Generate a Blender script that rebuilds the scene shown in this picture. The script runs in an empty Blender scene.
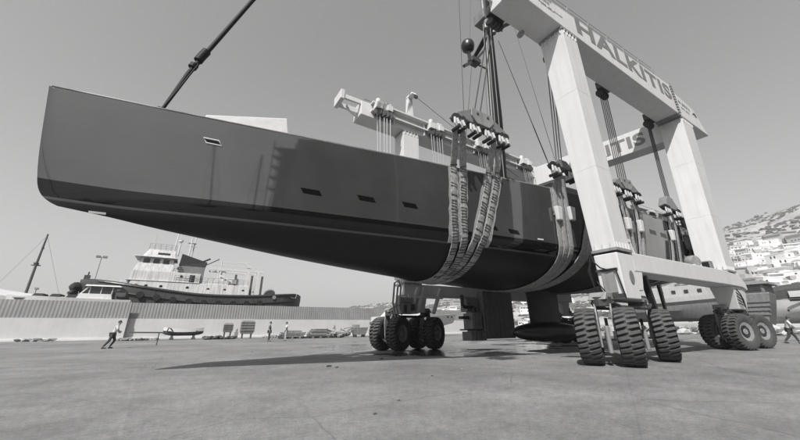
import bpy, bmesh, math, random
from mathutils import Vector, Matrix, noise
random.seed(7)
R = math.radians
sc = bpy.context.scene
col = sc.collection

# ---------------------------------------------------------------- materials (the photograph is black and white: neutral greys)
MATS = {}
def mat(name, v, rough=.6, metal=0., var=.12, scale=3., bump=0., bscale=30., coat=0., streak=0., spec=.5, stretch=None):
    v *= .74                     # the picture is exposed half a stop up
    m = bpy.data.materials.new(name); m.use_nodes = True
    nt = m.node_tree; N = nt.nodes; L = nt.links
    b = N['Principled BSDF']
    b.inputs['Roughness'].default_value = rough
    b.inputs['Metallic'].default_value = metal
    b.inputs['Coat Weight'].default_value = coat
    b.inputs['Coat Roughness'].default_value = .04
    b.inputs['Specular IOR Level'].default_value = spec
    tc = N.new('ShaderNodeTexCoord')
    vec = tc.outputs['Object']
    if stretch:
        mp = N.new('ShaderNodeMapping'); mp.inputs['Scale'].default_value = stretch
        L.new(vec, mp.inputs['Vector']); vec = mp.outputs['Vector']
    n = N.new('ShaderNodeTexNoise'); n.inputs['Scale'].default_value = scale; n.inputs['Detail'].default_value = 8
    n.inputs['Roughness'].default_value = .62
    L.new(vec, n.inputs['Vector'])
    r = N.new('ShaderNodeValToRGB')
    lo, hi = v*(1-var), min(1, v*(1+var))
    r.color_ramp.elements[0].position = .3; r.color_ramp.elements[0].color = (lo, lo, lo, 1)
    r.color_ramp.elements[1].position = .7; r.color_ramp.elements[1].color = (hi, hi, hi, 1)
    L.new(n.outputs['Fac'], r.inputs['Fac'])
    out = r.outputs['Color']
    if streak:
        mp = N.new('ShaderNodeMapping'); mp.inputs['Scale'].default_value = (3.2, 3.2, .16)
        L.new(tc.outputs['Object'], mp.inputs['Vector'])
        n2 = N.new('ShaderNodeTexNoise'); n2.inputs['Scale'].default_value = 1.6; n2.inputs['Detail'].default_value = 6
        L.new(mp.outputs['Vector'], n2.inputs['Vector'])
        r2 = N.new('ShaderNodeValToRGB')
        g = 1-streak
        r2.color_ramp.elements[0].position = .34; r2.color_ramp.elements[0].color = (g, g, g, 1)
        r2.color_ramp.elements[1].position = .56; r2.color_ramp.elements[1].color = (1, 1, 1, 1)
        L.new(n2.outputs['Fac'], r2.inputs['Fac'])
        mx = N.new('ShaderNodeMix'); mx.data_type = 'RGBA'; mx.blend_type = 'MULTIPLY'; mx.inputs[0].default_value = 1
        L.new(out, mx.inputs[6]); L.new(r2.outputs['Color'], mx.inputs[7]); out = mx.outputs[2]
    L.new(out, b.inputs['Base Color'])
    if bump:
        bn = N.new('ShaderNodeTexNoise'); bn.inputs['Scale'].default_value = bscale; bn.inputs['Detail'].default_value = 5
        L.new(vec, bn.inputs['Vector'])
        bp = N.new('ShaderNodeBump'); bp.inputs['Strength'].default_value = bump; bp.inputs['Distance'].default_value = .02
        L.new(bn.outputs['Fac'], bp.inputs['Height']); L.new(bp.outputs['Normal'], b.inputs['Normal'])
    MATS[name] = m
    return m
white = mat('white_paint', .68, .55, var=.04, scale=.8, streak=.07, spec=.3)
tugw = mat('tug_white_paint', .68, .45, var=.08, scale=.5, streak=.32)
white2 = mat('white_gel', .66, .3, var=.05, scale=.5, streak=.1)
letter = mat('letter_paint', .2, .5, var=.1, scale=4)
fadel = mat('faded_letter_paint', .36, .5, var=.15, scale=6)
grey = mat('grey_paint', .28, .5, var=.15, scale=3, streak=.2)
midgrey = mat('mid_grey_paint', .2, .5, var=.2, scale=4, streak=.2)
dark = mat('dark_steel', .05, .45, var=.3, scale=6)
mastm = mat('mast_carbon', .016, .6, var=.2, scale=6, spec=.15)
black = mat('black_paint', .018, .35, var=.2, scale=6)
steel = mat('bare_steel', .42, .35, .7, var=.25, scale=12)
rope = mat('wire_rope', .07, .55, .3, var=.2, scale=40)
ropel = mat('pale_wire_rope', .3, .5, .3, var=.2, scale=40)
rubber = mat('tyre_rubber', .07, .75, var=.35, scale=9, bump=.35, bscale=60)
rimm = mat('rim_paint', .28, .5, var=.3, scale=9)
web = mat('sling_webbing', .13, .85, var=.45, scale=22, bump=.6, bscale=60)
webl = mat('sling_webbing_pale', .33, .85, var=.35, scale=10, bump=.6, bscale=50)
webd = mat('sling_webbing_dark', .07, .85, var=.4, scale=20)
padm = mat('sling_pad_cloth', .27, .85, var=.25, scale=7, bump=.5, bscale=25)
glass = mat('dark_glass', .008, .12, var=.1, scale=2, spec=.15)
gelgrey = mat('hull_grey', .2, .4, var=.15, scale=.9, streak=.2)
tugdark = mat('tug_hull_paint', .07, .55, var=.35, scale=.5, streak=.45)
wood = mat('weathered_timber', .2, .8, var=.4, scale=3, bump=.4, bscale=20)
woodd = mat('dark_timber', .08, .8, var=.4, scale=3, bump=.4, bscale=20)
tarp = mat('dark_tarpaulin', .07, .7, var=.3, scale=2, bump=.7, bscale=3)
tarpw = mat('white_tarpaulin', .6, .7, var=.1, scale=2, bump=.6, bscale=4)
skinm = mat('skin', .3, .55, var=.1, scale=10)
hairm = mat('hair', .03, .6, var=.3, scale=30)
shirtw = mat('white_shirt', .65, .85, var=.06, scale=10, bump=.5, bscale=9)
shirtg = mat('grey_overalls', .12, .85, var=.2, scale=10, bump=.5, bscale=9)
trous = mat('dark_trousers', .05, .85, var=.2, scale=10, bump=.5, bscale=9)
trousl = mat('pale_trousers', .4, .85, var=.12, scale=10, bump=.5, bscale=9)
shoe = mat('shoe_leather', .03, .6)
housew = mat('white_house_wall', .88, .8, var=.08, scale=.3, streak=.12)
houseg = mat('grey_house_wall', .42, .8, var=.1, scale=.3, streak=.12)
houser = mat('house_roof', .3, .85, var=.2, scale=.8)
winm = mat('window_glass', .03, .1, var=.2, scale=1)
scrubm = mat('scrub_leaves', .09, .9, var=.5, scale=.25)
rubble = mat('rubble_stone', .25, .9, var=.4, scale=3, bump=.8, bscale=8)

def yacht_paint():
    m = bpy.data.materials.new('yacht_hull_paint'); m.use_nodes = True
    nt = m.node_tree; N = nt.nodes; L = nt.links; b = N['Principled BSDF']
    tc = N.new('ShaderNodeTexCoord'); sx = N.new('ShaderNodeSeparateXYZ'); L.new(tc.outputs['Object'], sx.inputs[0])
    # height above the painted waterline, which runs level with the boat's own trim
    k = N.new('ShaderNodeMath'); k.operation = 'MULTIPLY_ADD'; k.inputs[1].default_value = .02; L.new(sx.outputs['X'], k.inputs[0]); L.new(sx.outputs['Z'], k.inputs[2])
    o = N.new('ShaderNodeMath'); o.operation = 'ADD'; o.inputs[1].default_value = .02*(12.5+3.7)+2.9-4.7+2; L.new(k.outputs[0], o.inputs[0])
    d = N.new('ShaderNodeMath'); d.operation = 'DIVIDE'; d.inputs[1].default_value = 4; L.new(o.outputs[0], d.inputs[0])
    ramp = N.new('ShaderNodeValToRGB'); ramp.color_ramp.interpolation = 'CONSTANT'
    e = ramp.color_ramp.elements
    def pos(h): return (h+2)/4
    stops = [(-2, .012), (-.5, .06), (-.445, .006), (0, .04)]
    e[0].position = 0; e[0].color = (.013,)*3+(1,)
    e[1].position = pos(-.5); e[1].color = (.06,)*3+(1,)
    for h, v in stops[2:]:
        q = e.new(pos(h)); q.color = (v, v, v, 1)
    L.new(d.outputs[0], ramp.inputs['Fac'])
    n = N.new('ShaderNodeTexNoise'); n.inputs['Scale'].default_value = .7; n.inputs['Detail'].default_value = 9; L.new(tc.outputs['Object'], n.inputs['Vector'])
    r2 = N.new('ShaderNodeMapRange'); r2.inputs[1].default_value = .3; r2.inputs[2].default_value = .7; r2.inputs[3].default_value = .85; r2.inputs[4].default_value = 1.15
    L.new(n.outputs['Fac'], r2.inputs[0])
    mx = N.new('ShaderNodeMix'); mx.data_type = 'RGBA'; mx.blend_type = 'MULTIPLY'; mx.inputs[0].default_value = 1
    L.new(ramp.outputs['Color'], mx.inputs[6]); L.new(r2.outputs[0], mx.inputs[7]); L.new(mx.outputs[2], b.inputs['Base Color'])
    rr = N.new('ShaderNodeValToRGB'); rr.color_ramp.interpolation = 'CONSTANT'
    rr.color_ramp.elements[0].color = (.45,)*3+(1,); rr.color_ramp.elements[1].position = pos(-.445); rr.color_ramp.elements[1].color = (.05,)*3+(1,)
    L.new(d.outputs[0], rr.inputs['Fac']); L.new(rr.outputs['Color'], b.inputs['Roughness'])
    # slight fairing waves in the gloss
    bn = N.new('ShaderNodeTexNoise'); bn.inputs['Scale'].default_value = .9; bn.inputs['Detail'].default_value = 2; L.new(tc.outputs['Object'], bn.inputs['Vector'])
    bp = N.new('ShaderNodeBump'); bp.inputs['Strength'].default_value = .03; bp.inputs['Distance'].default_value = .05
    L.new(bn.outputs['Fac'], bp.inputs['Height']); L.new(bp.outputs['Normal'], b.inputs['Normal'])
    cw = N.new('ShaderNodeValToRGB'); cw.color_ramp.interpolation = 'CONSTANT'
    cw.color_ramp.elements[0].color = (0, 0, 0, 1); cw.color_ramp.elements[1].position = pos(-.445); cw.color_ramp.elements[1].color = (.12,)*3+(1,)
    q = cw.color_ramp.elements.new(pos(0)); q.color = (.4, .4, .4, 1)
    L.new(d.outputs[0], cw.inputs['Fac']); L.new(cw.outputs['Color'], b.inputs['Coat Weight'])
    sp = N.new('ShaderNodeMapRange'); sp.inputs[1].default_value = 0; sp.inputs[2].default_value = .45; sp.inputs[3].default_value = .3; sp.inputs[4].default_value = .5
    L.new(cw.outputs['Color'], sp.inputs[0]); L.new(sp.outputs[0], b.inputs['Specular IOR Level'])
    io = N.new('ShaderNodeMapRange'); io.inputs[1].default_value = .2; io.inputs[2].default_value = .4; io.inputs[3].default_value = 1.45; io.inputs[4].default_value = 1.75
    L.new(cw.outputs['Color'], io.inputs[0]); L.new(io.outputs[0], b.inputs['IOR'])
    b.inputs['Coat Roughness'].default_value = .03
    return m
hullpaint = yacht_paint()

def ground_mat():
    m = bpy.data.materials.new('quay_concrete'); m.use_nodes = True
    nt = m.node_tree; N = nt.nodes; L = nt.links; b = N['Principled BSDF']
    tc = N.new('ShaderNodeTexCoord'); vec = tc.outputs['Object']
    def noi(scale, det=8, rough=.6, st=None, rot=0):
        v = vec
        if st:
            mp = N.new('ShaderNodeMapping'); mp.inputs['Scale'].default_value = st; mp.inputs['Rotation'].default_value = (0, 0, rot); L.new(vec, mp.inputs['Vector']); v = mp.outputs['Vector']
        n = N.new('ShaderNodeTexNoise'); n.inputs['Scale'].default_value = scale; n.inputs['Detail'].default_value = det; n.inputs['Roughness'].default_value = rough
        L.new(v, n.inputs['Vector']); return n.outputs['Fac']
    def rng(s, a, c, lo, hi):
        r = N.new('ShaderNodeMapRange'); r.inputs[1].default_value = a; r.inputs[2].default_value = c; r.inputs[3].default_value = lo; r.inputs[4].default_value = hi
        L.new(s, r.inputs[0]); return r.outputs[0]
    def mul(a, c):
        x = N.new('ShaderNodeMath'); x.operation = 'MULTIPLY'; L.new(a, x.inputs[0])
        if isinstance(c, float): x.inputs[1].default_value = c
        else: L.new(c, x.inputs[1])
        return x.outputs[0]
    big = rng(noi(.18, 6), .35, .7, .68, 1.18)
    mid = rng(noi(1.1, 10, .8), .3, .72, .66, 1.26)
    fine = rng(noi(9, 10, .85), .3, .7, .58, 1.36)
    stain = rng(noi(.55, 10, .78), .58, .7, 1., .66)
    drag = rng(noi(.9, 8, .7, (.25, 3., 1), R(-25)), .58, .72, 1., .84)
    pale = rng(noi(.7, 10, .75, (.3, 2.2, 1), R(20)), .62, .74, 1., 1.22)
    v = mul(mul(mul(big, mid), mul(fine, stain)), mul(drag, pale))
    scuff = rng(noi(2.6, 10, .85, (.22, 2.6, 1), R(-12)), .63, .7, 1., 1.4)
    spots = rng(noi(1.7, 5, .6), .74, .78, 1., .62)
    speck = rng(noi(38, 4, .85), .3, .7, .68, 1.26)
    v = mul(mul(v, scuff), mul(spots, speck))
    # slab joints, ten by six metres, cast askew to the hoist
    def joints(period, rot, wid, J):
        mp = N.new('ShaderNodeMapping'); mp.inputs['Rotation'].default_value = (0, 0, rot); L.new(vec, mp.inputs['Vector'])
        sx = N.new('ShaderNodeSeparateXYZ'); L.new(mp.outputs['Vector'], sx.inputs[0])
        w = N.new('ShaderNodeMath'); w.operation = 'PINGPONG'; w.inputs[1].default_value = period/2; L.new(sx.outputs['X'], w.inputs[0])
        return rng(w.outputs[0], wid*.4, wid, J, 1.)
    v = mul(v, mul(joints(9., R(-4), .025, 1.1), joints(11., R(64), .02, .88)))
    wv = N.new('ShaderNodeTexVoronoi'); wv.feature = 'DISTANCE_TO_EDGE'; wv.inputs['Scale'].default_value = .13
    dn = N.new('ShaderNodeTexNoise'); dn.inputs['Scale'].default_value = .8; dn.inputs['Detail'].default_value = 6; L.new(vec, dn.inputs['Vector'])
    dv = N.new('ShaderNodeMixRGB'); dv.inputs[0].default_value = .28; L.new(vec, dv.inputs[1]); L.new(dn.outputs['Color'], dv.inputs[2]); dv.blend_type = 'ADD'; L.new(dv.outputs[0], wv.inputs['Vector'])
    v = mul(v, rng(wv.outputs['Distance'], .0006, .0022, .72, 1.))
    # turning marks left by the hoist's own tyres
    for cx, cy, rad, wd, k in ((31., -9., 22., .28, .8), (31., -9., 23.2, .28, .84), (-6., 2., 15.5, .22, 1.2), (2., 27., 13., .25, .82)):
        gd = N.new('ShaderNodeVectorMath'); gd.operation = 'DISTANCE'; L.new(vec, gd.inputs[0]); gd.inputs[1].default_value = (cx, cy, 0)
        sb = N.new('ShaderNodeMath'); sb.operation = 'SUBTRACT'; sb.inputs[1].default_value = rad; L.new(gd.outputs['Value'], sb.inputs[0])
        ab = N.new('ShaderNodeMath'); ab.operation = 'ABSOLUTE'; L.new(sb.outputs[0], ab.inputs[0])
        band = rng(ab.outputs[0], wd*.7, wd, 1., 0.)
        br = rng(noi(1.3, 6, .7), .42, .58, 0., 1.)
        v = mul(v, rng(mul(band, br), 0., 1., 1., k))
    v = mul(v, .192)
    # wet film lying in the hollows under the hoist
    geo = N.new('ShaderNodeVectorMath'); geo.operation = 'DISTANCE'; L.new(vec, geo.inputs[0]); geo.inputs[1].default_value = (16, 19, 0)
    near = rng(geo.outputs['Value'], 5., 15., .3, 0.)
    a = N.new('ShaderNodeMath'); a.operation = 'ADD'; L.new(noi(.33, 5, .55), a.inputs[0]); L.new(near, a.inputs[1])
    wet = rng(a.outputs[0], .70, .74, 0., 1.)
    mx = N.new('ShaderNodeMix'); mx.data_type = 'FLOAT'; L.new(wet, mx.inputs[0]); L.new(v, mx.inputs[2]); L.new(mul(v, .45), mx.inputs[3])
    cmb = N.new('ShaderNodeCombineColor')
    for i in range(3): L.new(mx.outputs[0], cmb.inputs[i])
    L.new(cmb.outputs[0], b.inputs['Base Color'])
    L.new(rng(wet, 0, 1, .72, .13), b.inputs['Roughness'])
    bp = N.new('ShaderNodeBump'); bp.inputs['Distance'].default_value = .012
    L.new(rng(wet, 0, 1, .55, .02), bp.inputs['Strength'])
    ad = N.new('ShaderNodeMath'); ad.operation = 'ADD'; L.new(noi(30, 8, .7), ad.inputs[0]); L.new(noi(3, 6, .6), ad.inputs[1])
    L.new(ad.outputs[0], bp.inputs['Height']); L.new(bp.outputs['Normal'], b.inputs['Normal'])
    return m

# ---------------------------------------------------------------- helpers
WL = {}
def world_loc(o): return WL.get(o.name, Vector((0, 0, 0)))
def tag(o, label=None, cat=None, group=None, kind=None):
    if label: o['label'] = label
    if cat: o['category'] = cat
    if group: o['group'] = group
    if kind: o['kind'] = kind
    return o
def thing(name, label, cat, loc=(0, 0, 0), group=None):
    o = bpy.data.objects.new(name, None); col.objects.link(o); o.empty_display_size = .3
    o.location = loc; WL[o.name] = Vector(loc)
    return tag(o, label, cat, group)
class MB:
    def __init__(s): s.bm = bmesh.new()
    def face(s, vs, m=0):
        try:
            f = s.bm.faces.new(vs); f.material_index = m; return f
        except ValueError: return None
    def loft(s, rings, m=0, caps=True, closed=True):
        rs = [[s.bm.verts.new(p) for p in r] for r in rings]
        n = len(rs[0])
        for a, b in zip(rs[:-1], rs[1:]):
            for i in range(n if closed else n-1):
                j = (i+1) % n
                s.face((a[i], a[j], b[j], b[i]), m)
        if caps and closed:
            s.face(list(reversed(rs[0])), m); s.face(rs[-1], m)
        return rs
    def box(s, x0, x1, y0, y1, z0, z1, m=0, M=None):
        p = [[(x0, y0, z), (x1, y0, z), (x1, y1, z), (x0, y1, z)] for z in (z0, z1)]
        if M: p = [[M @ Vector(q) for q in r] for r in p]
        s.loft(p, m); return s
    def bar(s, a, b, w, h=None, m=0, up=(0, 0, 1)):
        a, b = Vector(a), Vector(b); h = h or w
        d = (b-a).normalized(); u = Vector(up)
        if abs(d.dot(u)) > .97: u = Vector((1, 0, 0))
        x = d.cross(u).normalized()*w/2; y = x.cross(d).normalized()*h/2
        s.loft([[p-x-y, p+x-y, p+x+y, p-x+y] for p in (a, b)], m); return s
    def tube(s, pts, r, n=8, m=0, caps=True):
        pts = [Vector(p) for p in pts]; rr = r if isinstance(r, (list, tuple)) else [r]*len(pts)
        rings = []; prev = None
        for i, p in enumerate(pts):
            d = (pts[min(i+1, len(pts)-1)]-pts[max(i-1, 0)]).normalized()
            if prev is None:
                u = Vector((0, 0, 1)) if abs(d.z) < .9 else Vector((1, 0, 0))
                x = d.cross(u).normalized()
            else: x = (prev-d*prev.dot(d)).normalized()
            prev = x; y = d.cross(x)
            rings.append([p+(x*math.cos(2*math.pi*k/n)+y*math.sin(2*math.pi*k/n))*rr[i] for k in range(n)])
        s.loft(rings, m, caps); return s
    def lathe(s, prof, M, n=24, m=0):
        # prof: (radius, axial); axis is local Z of M
        rings = [[M @ Vector((r*math.cos(2*math.pi*k/n), r*math.sin(2*math.pi*k/n), h)) for k in range(n)] for r, h in prof]
        s.loft(rings, m); return s
    def prism(s, poly, f, a, b, m=0):
        # poly: 2-D points, f(u, v, w) -> xyz
        s.loft([[f(u, v, w) for u, v in poly] for w in (a, b)], m); return s
    def lump(s, c, r, sub=1, m=0, jit=.3, sq=(1, 1, 1)):
        g = bmesh.ops.create_icosphere(s.bm, subdivisions=sub, radius=1)
        for v in g['verts']:
            k = 1+random.uniform(-jit, jit)
            v.co = Vector((v.co.x*r*sq[0]*k+c[0], v.co.y*r*sq[1]*k+c[1], v.co.z*r*sq[2]*k+c[2]))
        for v in g['verts']:
            for f in v.link_faces: f.material_index = m
        return s
    def build(s, name, mats, parent=None, smooth=None, bevel=0, label=None, local=False):
        bmesh.ops.recalc_face_normals(s.bm, faces=s.bm.faces)
        me = bpy.data.meshes.new(name); s.bm.to_mesh(me); s.bm.free()
        if not isinstance(mats, (list, tuple)): mats = [mats]
        for m in mats: me.materials.append(m)
        o = bpy.data.objects.new(name, me); col.objects.link(o)
        if parent:
            o.parent = parent
            if not local:
                w = world_loc(parent); me.transform(Matrix.Translation(-w)); WL[o.name] = w
        if smooth is not None:
            for p in me.polygons: p.use_smooth = True
            if smooth < 180:
                me.set_sharp_from_angle(angle=R(smooth))
        if bevel:
            b = o.modifiers.new('bevel', 'BEVEL'); b.width = bevel; b.segments = 2; b.limit_method = 'ANGLE'; b.angle_limit = R(40)
        if label: o['label'] = label
        return o
_ICO = None
def lump_cloud(name, items, mats, jit=.35):
    # items: (centre, radius, squash, material index)
    global _ICO
    if _ICO is None:
        g = bmesh.new(); bmesh.ops.create_icosphere(g, subdivisions=1, radius=1); g.verts.index_update()
        _ICO = ([v.co.copy() for v in g.verts], [[v.index for v in f.verts] for f in g.faces]); g.free()
    V, F, MI = [], [], []
    for c, r, sq, mi in items:
        o = len(V)
        for v in _ICO[0]:
            k = r*(1+random.uniform(-jit, jit)); V.append((c[0]+v.x*sq[0]*k, c[1]+v.y*sq[1]*k, c[2]+v.z*sq[2]*k))
        for f in _ICO[1]: F.append([o+i for i in f]); MI.append(mi)
    me = bpy.data.meshes.new(name); me.from_pydata(V, [], F)
    for m in mats: me.materials.append(m)
    me.polygons.foreach_set('material_index', MI)
    o = bpy.data.objects.new(name, me); col.objects.link(o); return o
def build_each(b, name, mats, parent, smooth=None, bevel=0):
    # every loose piece of the bmesh becomes a part of its own
    bm = b.bm; bm.verts.index_update(); seen = set(); out = []
    for v in bm.verts:
        if v in seen: continue
        st = [v]; seen.add(v); isl = []
        while st:
            u = st.pop(); isl.append(u)
            for e in u.link_edges:
                q = e.other_vert(u)
                if q not in seen: seen.add(q); st.append(q)
        n = MB(); mp = {u: n.bm.verts.new(u.co) for u in isl}
        for fc in {f for u in isl for f in u.link_faces}: n.face([mp[u] for u in fc.verts], fc.material_index)
        out.append(n)
    bm.free()
    return [n.build(name, mats, parent, smooth, bevel) for n in out]
def copy_tree(o, parent=None):
    c = o.copy(); col.objects.link(c)
    if parent: c.parent = parent
    for ch in list(o.children): copy_tree(ch, c)
    return c
def text(txt, M, w, h, depth, m, parent, name, bold=.02):
    cu = bpy.data.curves.new(name, 'FONT'); cu.body = txt; cu.size = 1; cu.extrude = .01; cu.offset = bold; cu.space_character = 1.08
    t = bpy.data.objects.new(name, cu); col.objects.link(t)
    dg = bpy.context.evaluated_depsgraph_get()
    me = bpy.data.meshes.new_from_object(t.evaluated_get(dg))
    bpy.data.objects.remove(t); bpy.data.curves.remove(cu)
    xs = [v.co.x for v in me.vertices]; ys = [v.co.y for v in me.vertices]; zs = [v.co.z for v in me.vertices]
    for v in me.vertices:
        v.co = Vector(((v.co.x-min(xs))/(max(xs)-min(xs))*w, (v.co.y-min(ys))/(max(ys)-min(ys))*h, (v.co.z-min(zs))/(max(zs)-min(zs))*depth))
    me.transform(M); me.transform(Matrix.Translation(-world_loc(parent)))
    me.name = name; me.materials.clear(); me.materials.append(m)
    o = bpy.data.objects.new(name, me); col.objects.link(o); o.parent = parent
    return o
def axis(p, d):
    # matrix with local Z along d at p
    z = Vector(d).normalized(); u = Vector((0, 0, 1)) if abs(z.z) < .9 else Vector((1, 0, 0))
    x = u.cross(z).normalized(); y = z.cross(x)
    M = Matrix((x, y, z)).transposed().to_4x4(); M.translation = Vector(p); return M
# ---------------------------------------------------------------- yacht hull shape (metres)
def spl(xs, ys, x):
    # smooth monotone-ish interpolation (Catmull-Rom on uneven knots)
    n = len(xs)
    if x <= xs[0]: return ys[0]
    if x >= xs[-1]: return ys[-1]
    i = 0
    while xs[i+1] < x: i += 1
    h = xs[i+1]-xs[i]; t = (x-xs[i])/h
    def sl(k):
        if k == 0: return (ys[1]-ys[0])/(xs[1]-xs[0])
        if k == n-1: return (ys[-1]-ys[-2])/(xs[-1]-xs[-2])
        return (ys[k+1]-ys[k-1])/(xs[k+1]-xs[k-1])
    m0, m1 = sl(i)*h, sl(i+1)*h
    return (2*t**3-3*t*t+1)*ys[i]+(t**3-2*t*t+t)*m0+(-2*t**3+3*t*t)*ys[i+1]+(t**3-t*t)*m1
YC = 11.0
def h_zd(s): return spl([-4.18,-2.9,-.66,1.56,5.35,9.7,14.5,22,29.3],[7.29,7.26,7.14,7.04,6.9,6.81,6.79,6.86,7.0],s)
def h_bd(s): return max(.015, spl([-4.18,-2.9,-.66,1.56,3.27,5.35,7.5,9.68,12.5,16,20,24,29.3],[0,.25,.79,1.34,1.75,2.22,2.63,2.99,3.42,3.78,3.9,3.85,3.5],s))
def h_bw(s): return max(.015, spl([-4.18,-3.5,-2.05,-.21,1.87,3.97,6.32,8.32,11.92,16,20,24,29.3],[0,.05,.22,.68,1.2,1.65,2.17,2.55,3.16,3.58,3.72,3.62,3.15],s))
def h_zw(s): return 4.7-.02*(s+3.7)
def h_zb(s): return spl([-4.18,-2,0,2.3,4.8,8.4,12.5,20,25,29.3],[4.05,3.84,3.66,3.41,3.2,2.97,2.86,3.05,3.5,4.1],s)
def h_shift(s, z):
    k = max(0., 1-(s+4.18)/4.5)**2
    st = spl([3.6,3.9,4.03,4.18,4.39,4.74,5.5,7.3],[2.3,1.67,1.07,.76,.58,.46,.3,0],z)
    return k*st
def hull_side(s, n1=10, n2=14):
    # (x, half breadth, z) from the deck edge down to the centreline
    bd, bw, zd, zw, zb = h_bd(s), h_bw(s), h_zd(s), h_zw(s), h_zb(s)
    out = []
    for i in range(n1):
        t = i/n1
        b = bd+(bw-bd)*t**1.3; z = zd+(zw-zd)*t
        out.append((b, z))
    for i in range(n2+1):
        th = math.pi/2*i/n2
        out.append((bw*math.cos(th)**.95 if i < n2 else 0., zw-(zw-zb)*math.sin(th)**1.15))
    return [(s+h_shift(s, z), b, z) for b, z in out]
def hull_breadth(x, z):
    zw, zd = h_zw(x), h_zd(x)
    if z >= zw:
        t = (zd-z)/(zd-zw); return h_bd(x)+(h_bw(x)-h_bd(x))*max(0,t)**1.3
    s = min(1, (zw-z)/(zw-h_zb(x)))**(1/1.15)
    return h_bw(x)*math.cos(math.asin(s))**.95
# ---------------------------------------------------------------- ground, sea
def sheet(name, poly, z, m):
    b = MB(); b.face([b.bm.verts.new((x, y, z)) for x, y in poly]); o = b.build(name, m); return tag(o, kind='structure')
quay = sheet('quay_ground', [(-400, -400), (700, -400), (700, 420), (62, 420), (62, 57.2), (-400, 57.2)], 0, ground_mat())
def sea_mat():
    m = mat('sea_water', .03, .12, var=.2, scale=.05, bump=.5, bscale=.6); return m
sheet('sea', [(-3000, 57.2), (62, 57.2), (62, 420), (62, 6000), (-3000, 6000)], -1.6, sea_mat())

# ---------------------------------------------------------------- the boat hoist
lift = thing('boat_hoist', 'huge white four-legged boat hoist on rubber tyres straddling the dark yacht', 'boat hoist', (17.5, 11, 0))
def q4(x0, x1, y0, y1, z): return [(x0, y0, z), (x1, y0, z), (x1, y1, z), (x0, y1, z)]
def bolts(b, p, d, n, step, out, dn, m=0, w=.05, h=.2):
    # row of small stiffener gussets
    p = Vector(p); d = Vector(d).normalized()
    for i in range(n):
        c = p+d*step*(i+.5)
        b.bar(c, c+Vector(dn)*h, w, .1, m, up=out)
def column(bot, top, name='column'):
    b = MB(); b.loft([bot, top]); o = b.build(name, white, lift, bevel=.012)
    # bolted flanges top and bottom
    for ring, s in ((bot, 1), (top, -1)):
        f = MB()
        c = sum((Vector(p) for p in ring), Vector())/4
        r0 = [c+(Vector(p)-c)*1.07 for p in ring]; z = Vector((0, 0, .07*s))
        f.loft([[p-z*.35 for p in r0], [p+z for p in r0]], 1)
        for i in range(4):
            a, e = Vector(ring[i]), Vector(ring[(i+1) % 4]); n = max(3, int((e-a).length/.2))
            outw = ((a+e)/2-c); outw.z = 0; outw.normalize()
            for k in range(n):
                g = a.lerp(e, (k+.5)/n)+outw*.005
                f.bar(g+Vector((0, 0, .06*s)), g+Vector((0, 0, .27*s)), .04, .07, 0, up=outw)
        f.build('bolted_flange', [white, grey], o)
    def at_(t_, k, off=0):
        r = [Vector(a).lerp(Vector(e), t_) for a, e in zip(bot, top)]; c = sum(r, Vector())/4
        return [c+(p-c)*(1+k)+Vector((0, 0, off)) for p in r]
    for t_ in (.32, .67):
        f = MB(); f.loft([at_(t_, .006, -.012), at_(t_, .006, .012)]); f.build('weld_seam', white, o)
    return o
column(q4(12.0, 13.0, 5.32, 6.12, 3.62), q4(11.8, 12.9, 5.32, 6.4, 13.52))
column(q4(23.55, 24.75, 5.44, 6.6, 3.84), q4(24.5, 26.2, 5.32, 6.55, 13.66))
column(q4(10.0, 11.1, 15.45, 16.55, 3.45), q4(10.05, 11.25, 15.45, 16.55, 13.4))
column(q4(23.4, 24.9, 15.5, 16.6, 3.6), q4(23.4, 24.9, 15.5, 16.55, 13.3))

def beam(name, stations, mats=white):
    # stations: x, yfront, yback, zbottom, ztop
    b = MB(); b.loft([[(x, y0, z0), (x, y1, z0), (x, y1, z1), (x, y0, z1)] for x, y0, y1, z0, z1 in stations])
    return b.build(name, mats, lift, bevel=.03)
ub = beam('upper_beam', [(8.65, 5.3, 6.5, 13.6, 14.5), (11.8, 5.3, 6.5, 13.6, 14.8), (24.2, 5.3, 6.5, 13.72, 16.0)])
sb = MB()
sb.loft([[(24.26, 5.3, 13.72), (24.26, 6.5, 13.72), (24.26, 6.5, 15.62), (24.26, 5.3, 15.62)], [(27.6, 5.3, 13.76), (27.6, 6.5, 13.76), (27.6, 6.5, 15.4), (27.6, 5.3, 15.4)],
         [(29.2, 5.3, 13.78), (29.2, 6.5, 13.78), (28.4, 6.5, 14.6), (28.4, 5.3, 14.6)]])
sb.build('beam_end', white, lift, bevel=.03)
f = MB()                                                    # splice between the two lengths of the upper beam
f.box(24.17, 24.29, 5.24, 6.56, 13.66, 16.08)
for k in range(11): f.box(24.08, 24.38, 5.225, 5.27, 13.8+.2*k, 13.9+.2*k)
f.box(23.95, 24.15, 5.32, 6.48, 13.685, 13.7); f.build('splice_plate', grey, lift)
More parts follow.
